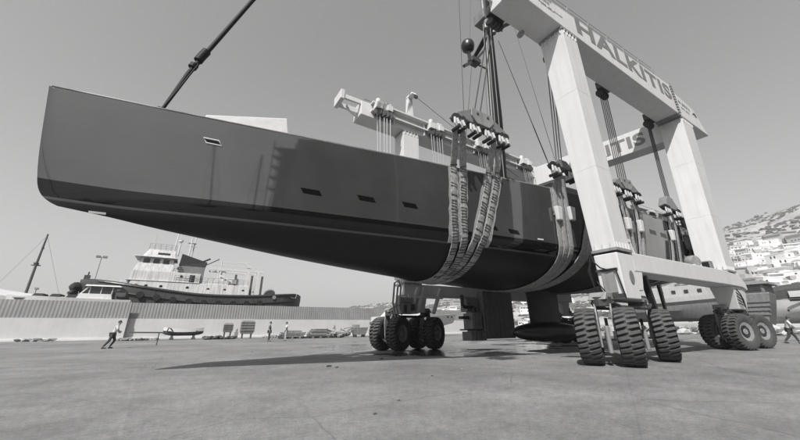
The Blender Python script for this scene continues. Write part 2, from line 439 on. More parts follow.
# rail posts and lifeline along the top of the near beam
f = MB()
tops = lambda x: 14.5+(x-8.65)*.0965
px = [9.2+1.85*k for k in range(8)]
for x in px:
    f.loft([[(x-.16, 5.36, tops(x)-.02), (x+.16, 5.36, tops(x)-.02), (x+.16, 5.42, tops(x)-.02), (x-.16, 5.42, tops(x)-.02)],
            [(x-.03, 5.36, tops(x)+.62), (x+.03, 5.36, tops(x)+.62), (x+.03, 5.42, tops(x)+.62), (x-.03, 5.42, tops(x)+.62)]])
f.tube([(x, 5.39, tops(x)+.6) for x in px], .012, 5); f.tube([(x, 5.39, tops(x)+.34) for x in px], .012, 5)
f.build('guard_rail', grey, lift)
f = MB(); f.lathe([(.12, -.04), (.17, -.04), (.17, .04), (.12, .04)], axis((10.55, 6.5, 13.5), (1, 0, 0)), 16); f.build('pad_eye', grey, lift)
f = MB(); f.box(7.5, 8.62, 5.4, 5.5, 14.0, 14.4); f.box(7.5, 8.62, 6.3, 6.4, 14.0, 14.4); f.box(7.35, 7.5, 5.35, 6.45, 13.9, 14.5); f.build('end_bracket', white, lift, bevel=.02)
# lettering on the near beam
def mrow(o, x, y, z): # columns
    M = Matrix((x, y, z)).transposed().to_4x4(); M.translation = Vector(o); return M
sl = Vector((1, 0, .055)).normalized()
text('HALKITIS', mrow((13.15, 5.295, 13.98), sl, (0, 0, 1), (0, -1, 0)), 10.75, 1.12, .006, letter, ub, 'lettering', .035)
def marks(origin, ux, uz, rows, m, parent, nm, s=1):
    for row in rows: mark_row(origin, ux, uz, [row], m, parent, nm, s)
def mark_row(origin, ux, uz, rows, m, parent, nm, s=1):
    b = MB(); o = Vector(origin); ux = Vector(ux); uz = Vector(uz)
    for (u0, v, n, h) in rows:
        u = u0
        for k in range(n):
            w = random.uniform(.05, .12)*s
            p = o+ux*u+uz*v
            if random.random() > .12:
                sty = random.random()
                b.loft([[p, p+ux*w*.4, p+ux*w*.4+uz*h, p+uz*h]], 0) if sty < .4 else b.loft([[p, p+ux*w, p+ux*w+uz*h*.35, p+uz*h*.35]], 0)
                b.loft([[p+uz*h*.65, p+ux*w, p+ux*w+uz*h, p+uz*h]], 0)
            u += w+.035*s
    return b.build(nm, m, parent)
marks((9.6, 5.292, 14.0), (1, 0, .03), (0, 0, 1), [(0, .3, 14, .16), (0, .08, 20, .08), (.9, .02, 9, .06)], letter, ub, 'small_lettering')
marks((8.9, 5.292, 14.2), (1, 0, .08), (0, 0, 1), [(1.0, .22, 5, .1), (2.0, .2, 4, .12)], letter, ub, 'small_lettering')
e0 = [o for o in lift.children if o.name.startswith('beam_end')][0]
marks((24.9, 5.292, 14.35), (1, 0, 0), (0, 0, 1), [(0, .5, 14, .24), (.2, .12, 9, .16)], fadel, e0, 'small_lettering', 1.1)
f = MB()
for k in range(8):
    a = .3+k*.28; f.bar((27.3+.34*math.cos(a), 5.29, 14.55+.34*math.sin(a)*1.1), (27.3+.34*math.cos(a+.3), 5.29, 14.55+.34*math.sin(a+.3)*1.1), .004, .1, up=(0, 1, 0))
f.build('emblem', letter, e0)
# lower beam, near side
lb = beam('lower_beam', [(13.0, 5.34, 6.12, 2.95, 3.62), (22.9, 5.42, 6.5, 3.1, 3.82), (25.2, 5.44, 6.5, 3.1, 3.78), (25.9, 5.44, 6.5, 2.95, 3.3)])
# pedestal under the near bow column
pd = MB()
pd.loft([q4(12.0, 13.0, 5.34, 6.1, 2.0), q4(11.98, 13.02, 5.33, 6.12, 3.52)], 0)
pd.loft([[(13.0, 5.36, 2.3), (13.35, 5.36, 2.3), (13.35, 6.05, 2.3), (13.0, 6.05, 2.3)], [(13.0, 5.36, 3.0), (13.6, 5.36, 3.0), (13.6, 6.05, 3.0), (13.0, 6.05, 3.0)]], 0)
ped = pd.build('pedestal', white, lift, bevel=.03)
f = MB(); f.box(11.93, 11.99, 5.55, 5.95, 2.2, 2.9); f.build('hatch', grey, ped, bevel=.01)
f = MB(); f.box(11.9, 12.0, 5.42, 6.1, 2.93, 3.0); f.box(11.92, 12.0, 5.35, 6.05, 2.05, 2.16); build_each(f, 'ledge', dark, ped)
f = MB(); f.lathe([(.0, 0), (.13, 0), (.15, .02), (.0, .02)], Matrix.Translation((12.62, 5.335, 2.72)) @ Matrix.Diagonal((1, 1, 1.5, 1)) @ axis((0, 0, 0), (0, -1, 0)), 20); f.build('emblem', letter, ped)
f = MB()
f.tube([(11.94, 6.18, 3.6), (11.86, 6.1, 3.3), (11.85, 5.9, 3.05), (11.87, 5.7, 2.96), (11.9, 5.45, 2.97), (11.9, 5.4, 2.6), (11.94, 5.34, 2.0)], .025, 6)
for k in range(4): f.tube([(11.95, 6.16-.03*k, 2.62-.1*k), (11.86, 6.0, 2.42-.13*k), (11.86, 5.85, 2.15-.1*k), (12.0, 5.8, 1.7)], .022, 6)
for k in range(3): f.tube([(11.95+.04*k, 6.22, 3.5), (11.92, 6.3+.03*k, 3.0), (11.98, 6.28, 2.4), (12.2, 6.2, 1.8)], .026, 6)
build_each(f, 'hydraulic_hose', black, lift)
def pedestal(x, y, z0, z1, w=1.0, d=.9):
    b = MB(); b.loft([q4(x-w*.33, x+w*.33, y-d*.38, y+d*.38, z0), q4(x-w/2, x+w/2, y-d/2, y+d/2, z1)]); return b.build('pedestal', white, lift, bevel=.03)
p2 = pedestal(24.9, 6.0, 1.95, 3.1, 2.0, .95)
f = MB()
for k in range(5): f.tube([(24.2, 5.5+.04*k, 2.95-.16*k), (24.4, 5.46, 2.7-.14*k), (24.8, 5.5, 2.4-.1*k)], .025, 5)
build_each(f, 'hydraulic_hose', black, lift)
pedestal(11.2, 16.1, 1.95, 3.0); pedestal(25.3, 16.2, 1.95, 3.0)
beam('lower_beam', [(10.0, 15.5, 16.5, 2.85, 3.45), (25.8, 15.5, 16.5, 2.95, 3.6)])
f = MB()                                                     # struts up from the far bow bogie
for x0, x1 in ((10.3, 10.9), (10.75, 11.3), (11.9, 12.5)): f.bar((x0, 15.42, 1.9), (x1, 15.42, 3.3), .16)
f.box(10.2, 12.6, 15.36, 15.46, 2.7, 2.85); build_each(f, 'stay', white, lift)
f = MB(); f.tube([(9.3, 15.3, 1.7), (9.1, 15.2, 2.4), (9.2, 15.2, 3.4), (9.45, 15.2, 3.55), (9.6, 15.2, 3.2), (9.5, 15.2, 2.3), (9.7, 15.3, 1.8)], .05, 6)
f.tube([(9.5, 15.3, 1.7), (9.3, 15.2, 2.3), (9.4, 15.2, 3.2), (9.55, 15.2, 3.3)], .05, 6); f.tube([(8.9, 15.3, 2.0), (9.6, 15.25, 2.35), (10.4, 15.3, 2.2)], .03, 5); build_each(f, 'hydraulic_hose', grey, lift)
f = MB(); f.box(9.6, 10.6, 15.2, 15.9, 1.85, 2.4); f.tube([(9.6, 15.5, 2.55), (10.5, 15.5, 2.55)], .2, 12); f.box(9.75, 9.95, 15.15, 15.2, 1.9, 2.3, 1); f.box(10.2, 10.45, 15.15, 15.2, 2.0, 2.35, 1); f.build('hydraulic_motor', [grey, dark], lift, bevel=.03)
# engine house and tanks hung on the far lower beam
eh = MB(); eh.box(15.45, 18.1, 15.0, 16.6, .5, 3.3); eh = eh.build('engine_house', midgrey, lift, bevel=.03)
f = MB(); f.box(15.6, 16.7, 14.96, 15.0, .62, 2.35); f.box(16.8, 17.95, 14.96, 15.0, .62, 2.35); f.box(15.6, 17.95, 14.965, 15.0, 2.45, 3.15); build_each(f, 'door', midgrey, eh, bevel=.015)
f = MB(); f.box(14.55, 15.35, 15.1, 15.9, 1.05, 1.95, 0)
for k in range(4): f.box(14.62+.18*k, 14.7+.18*k, 15.05, 15.1, 1.12, 1.88, 0)
f.box(13.9, 14.5, 15.3, 15.6, 1.62, 1.78, 1); f.box(14.2, 15.2, 15.2, 15.9, .98, 1.06, 1); f.tube([(14.0, 15.3, 3.0), (14.0, 15.3, 2.45), (14.15, 15.3, 2.3), (14.9, 15.3, 2.3)], .1, 8, 1)
f.box(14.4, 15.3, 15.3, 15.9, 2.05, 2.85, 0); f.tube([(14.9, 15.3, 2.0), (14.9, 15.3, 2.3)], .18, 10, 1); f.build('hydraulic_unit', [grey, dark], lift, bevel=.02)
f = MB(); f.box(14.3, 15.5, 15.0, 15.8, .42, .92, 0); f.box(14.68, 14.72, 14.98, 15.0, .42, .92, 1); f.box(15.08, 15.12, 14.98, 15.0, .42, .92, 1); f.build('ballast_box', [grey, dark], lift, bevel=.03)
# far upper beam with the hoist rails on its inner face
fb = beam('upper_beam', [(6.95, 15.45, 16.6, 13.45, 14.45), (25.0, 15.45, 16.6, 13.2, 14.35)])
f = MB()
f.loft([[(7.6, 15.12, 14.38), (7.6, 15.45, 14.38), (7.6, 15.45, 14.48), (7.6, 15.12, 14.48)], [(23, 15.12, 14.28), (23, 15.45, 14.28), (23, 15.45, 14.38), (23, 15.12, 14.38)]])
f.loft([[(7.6, 15.2, 13.82), (7.6, 15.45, 13.82), (7.6, 15.45, 13.92), (7.6, 15.2, 13.92)], [(23, 15.2, 13.66), (23, 15.45, 13.66), (23, 15.45, 13.76), (23, 15.2, 13.76)]])
for x in (9.2, 11.6, 14.2, 16.2, 18.6, 21.0): f.box(x, x+.08, 15.3, 15.45, 13.4, 14.35)
build_each(f, 'hoist_rail', white, lift)
f = MB()
hx = [7.2+1.5*k for k in range(9)]
for x in hx: f.tube([(x, 15.6, 14.4), (x, 15.6, 14.75)], .025, 5)
f.tube([(x, 15.6, 14.74-.005*(x-7)) for x in hx], .03, 5); f.build('guard_rail', steel, lift)
f = MB(); f.box(5.75, 6.95, 15.5, 15.65, 14.2, 14.5); f.box(5.75, 6.95, 16.4, 16.55, 14.2, 14.5); f.box(5.6, 5.85, 15.45, 16.6, 14.1, 14.75); f.loft([[(6.2, 16.0, 13.9), (6.95, 16.0, 13.5), (6.95, 16.1, 13.5), (6.2, 16.1, 13.9)], [(6.2, 16.0, 14.2), (6.95, 16.0, 14.2), (6.95, 16.1, 14.2), (6.2, 16.1, 14.2)]]); f.build('end_bracket', white, lift, bevel=.02)
for x, h in ((10.6, 2.1), (19.4, 2.2)):                        # davit arms on the far beam
    f = MB(); f.loft([q4(x, x+.5, 15.7, 16.1, 14.3), q4(x+.05, x+.42, 15.75, 16.05, 14.3+h)]); f.loft([q4(x+.02, x+.45, 15.2, 16.05, 14.3+h), q4(x+.05, x+.42, 15.3, 16.0, 14.5+h)])
    f.lathe([(.16, -.06), (.16, .06)], axis((x+.4, 15.3, 14.2+h), (0, 1, 0)), 14, 1); f.build('davit_arm', [white, dark], lift, bevel=.03)
f = MB(); f.tube([(11.0, 15.3, 16.3), (16.5, 14.4, 13.0), (19.0, 13.8, 11.5)], .018, 5); f.build('davit_wire', rope, lift)
# crossbeam joining the two sides at the stern end
cb = MB()
cb.loft([[(24.5, 6.55, 12.45), (25.7, 6.55, 12.45), (25.7, 6.55, 14.0), (24.5, 6.55, 14.0)], [(23.5, 15.45, 12.5), (24.7, 15.45, 12.5), (24.7, 15.45, 14.15), (23.5, 15.45, 14.15)]])
cb = cb.build('crossbeam', white, lift, bevel=.03)
d = Vector((1.0, -8.9, 0)).normalized()
text('HALKITIS', mrow(Vector((24.5, 6.55, 12.8))-d*7.25-Vector((.012, 0, 0)), d, (0, 0, 1), Vector((0, 0, 1)).cross(d)*-1), 6.35, .92, .006, letter, cb, 'lettering', .035)
f = MB(); n = 8
for k in range(n):
    p = Vector((24.6, 7.3, 14.0)).lerp(Vector((23.7, 14.8, 14.15)), k/(n-1)); f.tube([p, p+Vector((0, 0, .4))], .02, 5)
f.build('guard_rail', grey, lift)
# hoist trolleys
def trolley(x, y, z, side):
    t = MB(); s = side
    t.box(x-.5, x+.5, min(y, y+.34*s), max(y, y+.34*s), z+.05, z+.5, 0)
    t.box(x-.62, x-.2, min(y+.06*s, y+.5*s), max(y+.06*s, y+.5*s), z-.1, z+.32, 0)
    t.box(x+.22, x+.6, min(y+.06*s, y+.46*s), max(y+.06*s, y+.46*s), z-.02, z+.38, 0)
    t.tube([(x-.35, y+.2*s, z+.5), (x-.35, y+.2*s, z+.72)], .16, 10); t.tube([(x+.2, y+.2*s, z+.55), (x+.55, y+.2*s, z+.55)], .13, 10)
    for k in (-.42, -.14, .14, .42):
        t.lathe([(.1, -.12), (.27, -.12), (.27, -.09), (.2, -.04), (.2, .04), (.27, .09), (.27, .12), (.1, .12)], axis((x+k, y+.28*s, z-.3), (.35, 1, 0)), 14, 1)
        t.bar((x+k+.07, y+.3*s, z-.5), (x+k+.07, y+.3*s, z+.1), .05, .3, 0)
    return t.build('hoist_trolley', [white, dark], lift, bevel=.015)
for x in (8.35, 12.5, 16.9, 22.0): trolley(x, 15.4, 14.05-.008*(x-8), -1)
for x in (9.2, 13.2, 17.95, 23.6):
    t = MB()
    t.box(x-.45, x+.45, 6.5, 6.85, 13.75, 14.2, 0)
    for k in (-.3, -.1, .1, .3): t.lathe([(.08, -.07), (.2, -.07), (.15, 0), (.2, .07), (.08, .07)], axis((x+k, 6.8, 13.55), (1, .5, 0)), 14, 1); t.bar((x+k+.06, 6.8, 13.4), (x+k+.06, 6.8, 13.8), .04, .25, 1)
    t.build('hoist_trolley', [dark, dark], lift, bevel=.015)
# ropes falling from the far trolleys to the far hoist blocks behind the hull
f = MB()
for x in (8.35, 12.5, 16.9, 22.0):
    for k in (-.5, -.3, .0, .2, .45): f.tube([(x+k, 15.05, 13.7), (x+k*.8, 14.9, 8.6)], .022, 5)
build_each(f, 'hoist_rope', ropel, lift)
# yard litter on the lower beam by the stern column
f = MB(); f.box(21.9, 22.3, 5.6, 5.95, 3.83, 4.25, 0); f.box(21.86, 21.9, 5.64, 5.91, 3.88, 4.2, 1); f.build('floodlight', [grey, black], lift, bevel=.02)
f = MB(); f.lathe([(.0, -.2), (.26, -.2), (.3, -.1), (.3, .1), (.26, .2), (0, .2)], axis((20.6, 5.9, 4.1), (.4, 1, 0)), 18, 0); f.box(20.3, 20.9, 5.75, 6.05, 3.8, 3.95, 1); f.build('cable_reel', [grey, white], lift)
f = MB(); fr = [(13.35, 5.9), (14.3, 5.9)]
f.bar((13.3, 5.75, 3.66), (13.3, 5.75, 4.25), .1); f.bar((14.25, 5.75, 3.66), (14.05, 5.75, 4.25), .1); f.bar((13.25, 5.75, 4.25), (14.1, 5.75, 4.25), .12); f.box(13.35, 14.1, 5.85, 6.05, 3.7, 4.2, 1); f.build('beam_step', [white, dark], lift)

# ---- wheels
def tyre_mesh():
    TSL = 2.6
    Rr, W, NL, SP = .875, .6, 30, 6
    rows = [-1, -.99, -.95, -.8, -.6, -.38, -.16, 0, .16, .38, .6, .8, .95, .99, 1]
    b = MB(); ring = []
    side = [(.40, -.23), (.52, -.305), (.66, -.32), (.76, -.315)]
    na = NL*SP
    allr = []
    for r, y in side: allr.append(('s', r, y))
    for t in rows: allr.append(('t', t, None))
    for r, y in reversed(side): allr.append(('s', r, -y))
    vs = []
    for kind, a, y in allr:
        rr = []
        for k in range(na):
            if kind == 's':
                th = 2*math.pi*k/na; r = a; yy = y
            else:
                t = a; yy = t*W/2
                sgn = 1 if t > 0 else -1
                th = 2*math.pi*(k+t*TSL)/na
                ph = (k+(SP//2 if t > 0 else 0)) % SP
                r = Rr-.035*t*t
                if abs(t) > .97: r -= .035
                if abs(t) > .1 and ph in (0, 1): r -= .12*min(1, (abs(t)-.05)/.22)
            rr.append(b.bm.verts.new((r*math.cos(th), yy, r*math.sin(th))))
        vs.append(rr)
    for A, B in zip(vs[:-1], vs[1:]):
        for k in range(na):
            j = (k+1) % na; b.face((A[k], A[j], B[j], B[k]))
    return b
wh = bpy.data.objects
def make_wheel(loc, rot, hubside):
    w = MB()
    I = axis((0, 0, 0), (0, 1, 0))
    w.lathe([(.30, -.2), (.42, -.26), (.44, -.26), (.41, -.22), (.41, .22), (.44, .26), (.42, .26), (.3, .2), (.3, -.2)], I, 32)
    w.lathe([(0, -.06), (.41, -.1), (.41, .1), (0, .06)], I, 32)
    o = w.build('wheel', rimm, None, smooth=35); o.parent = lift
    o.location = Vector(loc)-lift.location; o.rotation_euler = (0, 0, rot)
    WL[o.name] = Vector((0, 0, 0))
    t = tyre_mesh().build('tyre', rubber, o, smooth=30)
    h = MB()
    for s in (-1, 1):
        h.lathe([(0, .22*s), (.13, .22*s), (.15, .18*s), (.15, .1*s), (.22, .08*s), (.22, .05*s), (0, .05*s)], I, 20)
        for k in range(10):
            a = 2*math.pi*k/10; h.lathe([(0, .12*s), (.022, .12*s), (.022, .06*s), (0, .06*s)], axis((.3*math.cos(a), 0, .3*math.sin(a)), (0, 1, 0)), 6)
    h.build('hub', rimm, o)
    return o
w0 = None
def wheel(loc, rot):
    global w0
    if w0 is None: w0 = make_wheel(loc, rot, 1); return w0
    c = copy_tree(w0, lift); c.location = Vector(loc)-lift.location; c.rotation_euler = (0, 0, rot+random.choice((0, math.pi)))
    # turn each wheel a different amount about its axle
    c.rotation_mode = 'XYZ'; c.rotation_euler.y = random.uniform(0, 6)
    return c
def axle(c, heading, gap=1.1):
    h = R(heading); ax = Vector((-math.sin(h), math.cos(h), 0)); c = Vector((c[0], c[1], .872))
    for s in (-.5, .5): wheel(c+ax*gap*s, h)
    b = MB(); a = c-ax*(gap/2-.2); e = c+ax*(gap/2-.2)
    b.tube([a, e], .15, 12)
    fw = Vector((math.cos(h), math.sin(h), 0))
    for s in (-.19, .19): b.loft([[c+ax*s+fw*q[0]+Vector((0, 0, q[1])) for q in ((-.2, -.35), (.2, -.35), (.28, .5), (.2, .98), (-.2, .98), (-.28, .5))], [c+ax*(s+.06*(1 if s > 0 else -1))+fw*q[0]+Vector((0, 0, q[1])) for q in ((-.2, -.35), (.2, -.35), (.28, .5), (.2, .98), (-.2, .98), (-.28, .5))]])
    b.tube([c+fw*.27+Vector((0, 0, -.25)), c+fw*.3+Vector((0, 0, .55))], .05, 8, 1); b.tube([c-fw*.3+Vector((0, 0, -.5)), c-fw*.3+Vector((0, 0, .3))], .07, 8, 0)
    b.tube([c+Vector((0, 0, .9)), c+Vector((0, 0, 1.2))], .3, 18, 1)
    b.box(c.x-.06, c.x+.06, c.y-.05, c.y+.05, .5, .62, 1)
    return b.build('axle_fork', [grey, dark], lift, bevel=.015)
def bogie(c, heading, base=2.8, dy=0):
    x, y = c
    axle((x-base/2, y, 0), heading); axle((x+base/2, y+dy, 0), heading)
    b = MB(); b.loft([[(x-base/2-.3, y-.28, 1.98), (x+base/2+.3, y-.28+dy, 1.98), (x+base/2+.3, y+.28+dy, 1.98), (x-base/2-.3, y+.28, 1.98)], [(x-base/2-.15, y-.28, 2.22), (x+base/2+.15, y-.28+dy, 2.22), (x+base/2+.15, y+.28+dy, 2.22), (x-base/2-.15, y+.28, 2.22)]], 0)
    b.lathe([(.4, 2.2), (.4, 2.36), (.33, 2.36), (.33, 2.6)], Matrix.Translation((x, y, 0)), 20, 1)
    for s in (-.4, .4): b.tube([(x-base/2, y+s*.8, 1.9), (x-base/2+.4, y+s, 1.75), (x+base/2-.4, y+s, 1.75), (x+base/2, y+s*.8, 1.9)], .06, 8, 1)
    return b.build('bogie_beam', [grey, dark], lift, bevel=.02)
bogie((13.02, 6.0), 25, 2.7, .1)
bogie((10.95, 16.5), 24, 2.45, .1)
bogie((25.6, 6.35), -19, 2.85)
bogie((26.2, 16.4), -19, 2.85)
f = MB(); f.bar((15.0, 5.75, .55), (14.55, 5.75, 2.95), .2, .16); f.build('stay_leg', black, lift)
# ---------------------------------------------------------------- the yacht
yacht = thing('sailing_yacht', 'long dark-hulled sailing yacht with plumb bow slung in the white boat hoist', 'sailing yacht', (12.5, YC, 2.9))
ss = [-4.18+.02, -4.1, -3.95, -3.7, -3.4, -3, -2.5, -2, -1.4, -.7, 0]+[.8*k for k in range(1, 37)]+[29.3]
b = MB(); rings = []
for s in ss:
    hs = hull_side(s)
    r = [b.bm.verts.new((x, YC-h, z)) for x, h, z in hs]+[b.bm.verts.new((x, YC+h, z)) for x, h, z in reversed(hs[:-1])]
    rings.append(r)
for A, B in zip(rings[:-1], rings[1:]):
    for i in range(len(A)-1): b.face((A[i], A[i+1], B[i+1], B[i]))
b.face(rings[-1]); b.face(list(reversed(rings[0])))
hull = b.build('hull', hullpaint, yacht, smooth=50)
b = MB(); st = [s for s in ss if s >= -4.1]
L_ = [[(s+.02, YC-h_bd(s)+.05, h_zd(s)-.05), (s+.02, YC, h_zd(s)+.06), (s+.02, YC+h_bd(s)-.05, h_zd(s)-.05)] for s in st]
b.loft(L_, closed=False, caps=False); b.build('deck', grey, yacht)
b = MB()
for sd in (-1, 1): b.tube([(s, YC+sd*(h_bd(s)-.02), h_zd(s)+.02) for s in st], .035, 6)
build_each(b, 'toe_rail', midgrey, yacht, smooth=60)
b = MB()
b.loft([[(13.3, 8.3, 6.75), (26.5, 7.75, 6.85), (26.5, 14.25, 6.85), (13.3, 13.7, 6.75)], [(14.2, 8.5, 7.9), (26.0, 7.95, 8.1), (26.0, 14.05, 8.1), (14.2, 13.5, 7.9)]]); b.build('coachroof', black, yacht, bevel=.12)
b = MB()                                                     # white cover over the gear on the foredeck
b.loft([[(-.55, 10.45, 7.1), (2.0, 10.2, 7.0), (2.0, 11.9, 7.0), (-.55, 11.6, 7.1)], [(-.55, 10.5, 7.45), (1.85, 10.35, 8.12), (1.85, 11.7, 8.12), (-.55, 11.5, 7.45)]]); b.build('foredeck_cover', tarpw, yacht, bevel=.04)
# windows let into the topsides on both sides
def side_pt(x, z, sd, off): return Vector((x, YC+sd*(hull_breadth(x, z)+off), z))
for (x0, x1, zc, zh, framed) in ((-.45, .05, 6.4, .075, 1), (2.37, 3.04, 5.21, .085, 0), (4.13, 4.77, 5.2, .085, 0), (5.67, 6.27, 5.16, .085, 0), (9.17, 9.6, 4.72, .08, 0), (10.05, 10.62, 4.66, .085, 0), (15.6, 16.3, 5.0, .09, 0)):
    for sd in (-1, 1):
        b = MB(); k = .1
        q = [(x0, zc+zh), (x1-k, zc+zh-.03), (x1, zc-zh-.03), (x0+k, zc-zh)]
        b.loft([[side_pt(x, z, sd, -.06) for x, z in q], [side_pt(x, z, sd, .006) for x, z in q]])
        w = b.build('hull_window', glass, yacht)
        if framed:  # white frame, forward window only
            b = MB(); b.tube([side_pt(x, z, sd, .01) for x, z in q+q[:2]], .022, 6); b.build('window_frame', white, w)
b = MB()
for x0, x1, z in ((11.5, 11.8, 4.47),): b.loft([[side_pt(x0, z-.02, -1, .004), side_pt(x1, z-.02, -1, .004), side_pt(x1, z+.03, -1, .004), side_pt(x0, z+.03, -1, .004)], [side_pt(x0, z-.02, -1, .02), side_pt(x1, z-.02, -1, .02), side_pt(x1, z+.03, -1, .02), side_pt(x0, z+.03, -1, .02)]])
for x0, x1, z in ((-2.55, -2.2, 3.98),): b.loft([[side_pt(x0, z-.02, -1, .0), side_pt(x1, z-.02, -1, .0), side_pt(x1, z+.03, -1, .0), side_pt(x0, z+.03, -1, .0)], [side_pt(x0, z-.02, -1, .02), side_pt(x1, z-.02, -1, .02), side_pt(x1, z+.03, -1, .02), side_pt(x0, z+.03, -1, .02)]])
build_each(b, 'hull_vent', white, yacht)
# keel fin and bulb
b = MB()
def foil(x0, x1, t, z, n=10):
    up = [(x0+(x1-x0)*(1-math.cos(math.pi*i/n))/2, t*math.sin(math.pi*((1-math.cos(math.pi*i/n))/2)**.6)) for i in range(n+1)]
    return [(x, YC-y, z) for x, y in up]+[(x, YC+y, z) for x, y in reversed(up[1:-1])]
b.loft([foil(14.35, 17.0, .2, 3.2), foil(14.45, 16.9, .17, 1.0)]); kf = b.build('keel', black, yacht, smooth=50)
b = MB()
prof = [(.02, -2.75), (.16, -2.6), (.3, -2.2), (.42, -1.5), (.48, -.6), (.48, .4), (.42, 1.3), (.3, 2.1), (.14, 2.65), (.02, 2.8)]
b.lathe(prof, Matrix.Translation((15.85, YC, .93)) @ Matrix.Diagonal((1, 1.35, .98, 1)) @ axis((0, 0, 0), (1, 0, 0)), 24); b.build('bulb', black, kf, smooth=60)
for y in (9.5, 12.5):
    b = MB(); b.loft([[(x, yy+(y-YC), z) for x, yy, z in foil(25.6, 26.3, .07, 3.9)], [(x, yy+(y-YC), z) for x, yy, z in foil(25.75, 26.2, .05, 1.1)]]); b.build('rudder', black, yacht, smooth=50)
b = MB(); b.box(27.0, 28.6, 8.2, 13.8, 6.9, 7.5); b.build('cockpit_coaming', midgrey, yacht, bevel=.1)
# mast, spreaders, radar, rigging
b = MB()
def ell(c, a, w, n=14): return [(c[0]+a*math.cos(2*math.pi*k/n), c[1]+w*math.sin(2*math.pi*k/n), c[2]) for k in range(n)]
b.loft([ell((13.35, YC, 6.85), .5, .28), ell((13.8, YC, 13), .48, .27), ell((14.15, YC, 20), .36, .22), ell((15.1, YC, 36), .3, .18)])
mast = b.build('mast', mastm, yacht, smooth=60)
b = MB(); b.tube([(12.88, YC-.12, 7), (13.3, YC-.12, 13), (13.78, YC-.1, 20), (14.75, YC-.1, 36)], .05, 8); b.build('mast_track', steel, mast)
b = MB()
for k, (x, y) in enumerate(((13.0, -.3), (13.2, -.45), (12.7, -.2))): b.tube([(x, YC+y, 7.), (x+.9, YC+y*.6, 21.5)], .022, 5)
build_each(b, 'halyard', ropel, mast)
for sd in (-1, 1):
    for zz in (20.0,):
        b = MB(); b.loft([[(14.0, YC+sd*.15, zz-.06), (14.4, YC+sd*.15, zz-.06), (14.4, YC+sd*.15, zz+.06), (14.0, YC+sd*.15, zz+.06)], [(14.35, YC+sd*1.9, zz-.62), (14.6, YC+sd*1.9, zz-.62), (14.6, YC+sd*1.9, zz-.54), (14.35, YC+sd*1.9, zz-.54)]]); b.build('spreader', black, mast)
b = MB(); b.box(13.3, 14.5, YC-.45, YC+.45, 20.5, 21.3); b.tube([(13.5, YC-.3, 21.3), (13.4, YC-.4, 22.4)], .12, 10); b.tube([(14.2, YC-.35, 19.6), (14.6, YC-.5, 21.2)], .16, 10); b.tube([(13.6, YC-.3, 20.5), (13.55, YC-.3, 19.7)], .14, 10); b.build('mast_fitting', [midgrey], mast, bevel=.05)
b = MB()
b.lathe([(.02, -.36), (.25, -.34), (.36, -.24), (.4, -.05), (.4, .12), (.35, .28), (.2, .38), (.02, .42)], Matrix.Translation((12.0, YC, 17.6)), 24); rd = b.build('radar_dome', black, mast, smooth=60)
b = MB(); b.bar((13.85, YC, 18.6), (12.5, YC, 16.7), .14); b.bar((12.6, YC, 16.8), (11.5, YC, 15.8), .16); b.bar((12.0, YC, 17.2), (12.1, YC, 16.5), .16); b.box(12.1, 12.75, YC-.25, YC+.25, 16.45, 16.75); b.bar((13.8, YC, 16.6), (12.5, YC, 16.5), .08); b.build('radar_bracket', dark, rd)
b = MB(); b.tube([(-1.78, YC, 7.2), (-1.3, YC, 9.1), (.08, YC, 13.4), (3.0, YC, 21.5), (9, YC, 32), (15.0, YC, 36)], [.04, .075, .075, .075, .07, .06], 10)
b.tube([(-1.14, YC, 9.7), (-1.06, YC, 9.95), (-.97, YC, 10.2)], .14, 12); b.tube([(-1.25, YC, 9.35), (-1.2, YC, 9.5)], .13, 12); b.tube([(-1.8, YC, 7.15), (-1.7, YC, 7.5)], .14, 10); b.build('headsail_furler', mastm, yacht, smooth=60)
b = MB(); b.tube([(-1.75, YC-.09, 7.3), (-1.1, YC-.09, 9.5)], .022, 8); b.build('furler_strut', mastm, yacht)
b = MB()
b.tube([(14.4, 10.5, 18.95), (13.2, 7.62, 7.0)], .028, 6)
b.tube([(14.3, 9.2, 19.4), (13.6, 7.6, 7.0)], .012, 5); b.tube([(14.3, 12.8, 19.4), (13.4, 14.4, 7.0)], .02, 5)
b.tube([(14.5, 11.0, 26), (11.5, 10.9, 21.3), (10.4, 10.5, 6.95)], .02, 5); b.tube([(14.6, 11.0, 28), (12.6, 10.9, 22), (12.0, 10.9, 17)], .016, 5); b.tube([(14.4, 11, 24), (12.9, 10.8, 14), (12.3, 10.6, 7)], .014, 5)
b.tube([(15.1, YC, 35.8), (28.9, YC, 7.0)], .02, 5); build_each(b, 'stay', rope, yacht)
b = MB(); b.tube([(13.9, YC, 8.9), (25.0, YC, 9.2)], .22, 12); b.build('boom', black, yacht, smooth=60)
b = MB()
for x in (14.6, 17, 19.5, 22, 24.5, 27): b.tube([(x, YC-h_bd(x)+.1, h_zd(x)), (x, YC-h_bd(x)+.12, h_zd(x)+.6)], .015, 5)
b.tube([(x, YC-h_bd(x)+.12, h_zd(x)+.58) for x in (14.6, 17, 19.5, 22, 24.5, 27)], .01, 5); b.build('lifeline', steel, yacht)

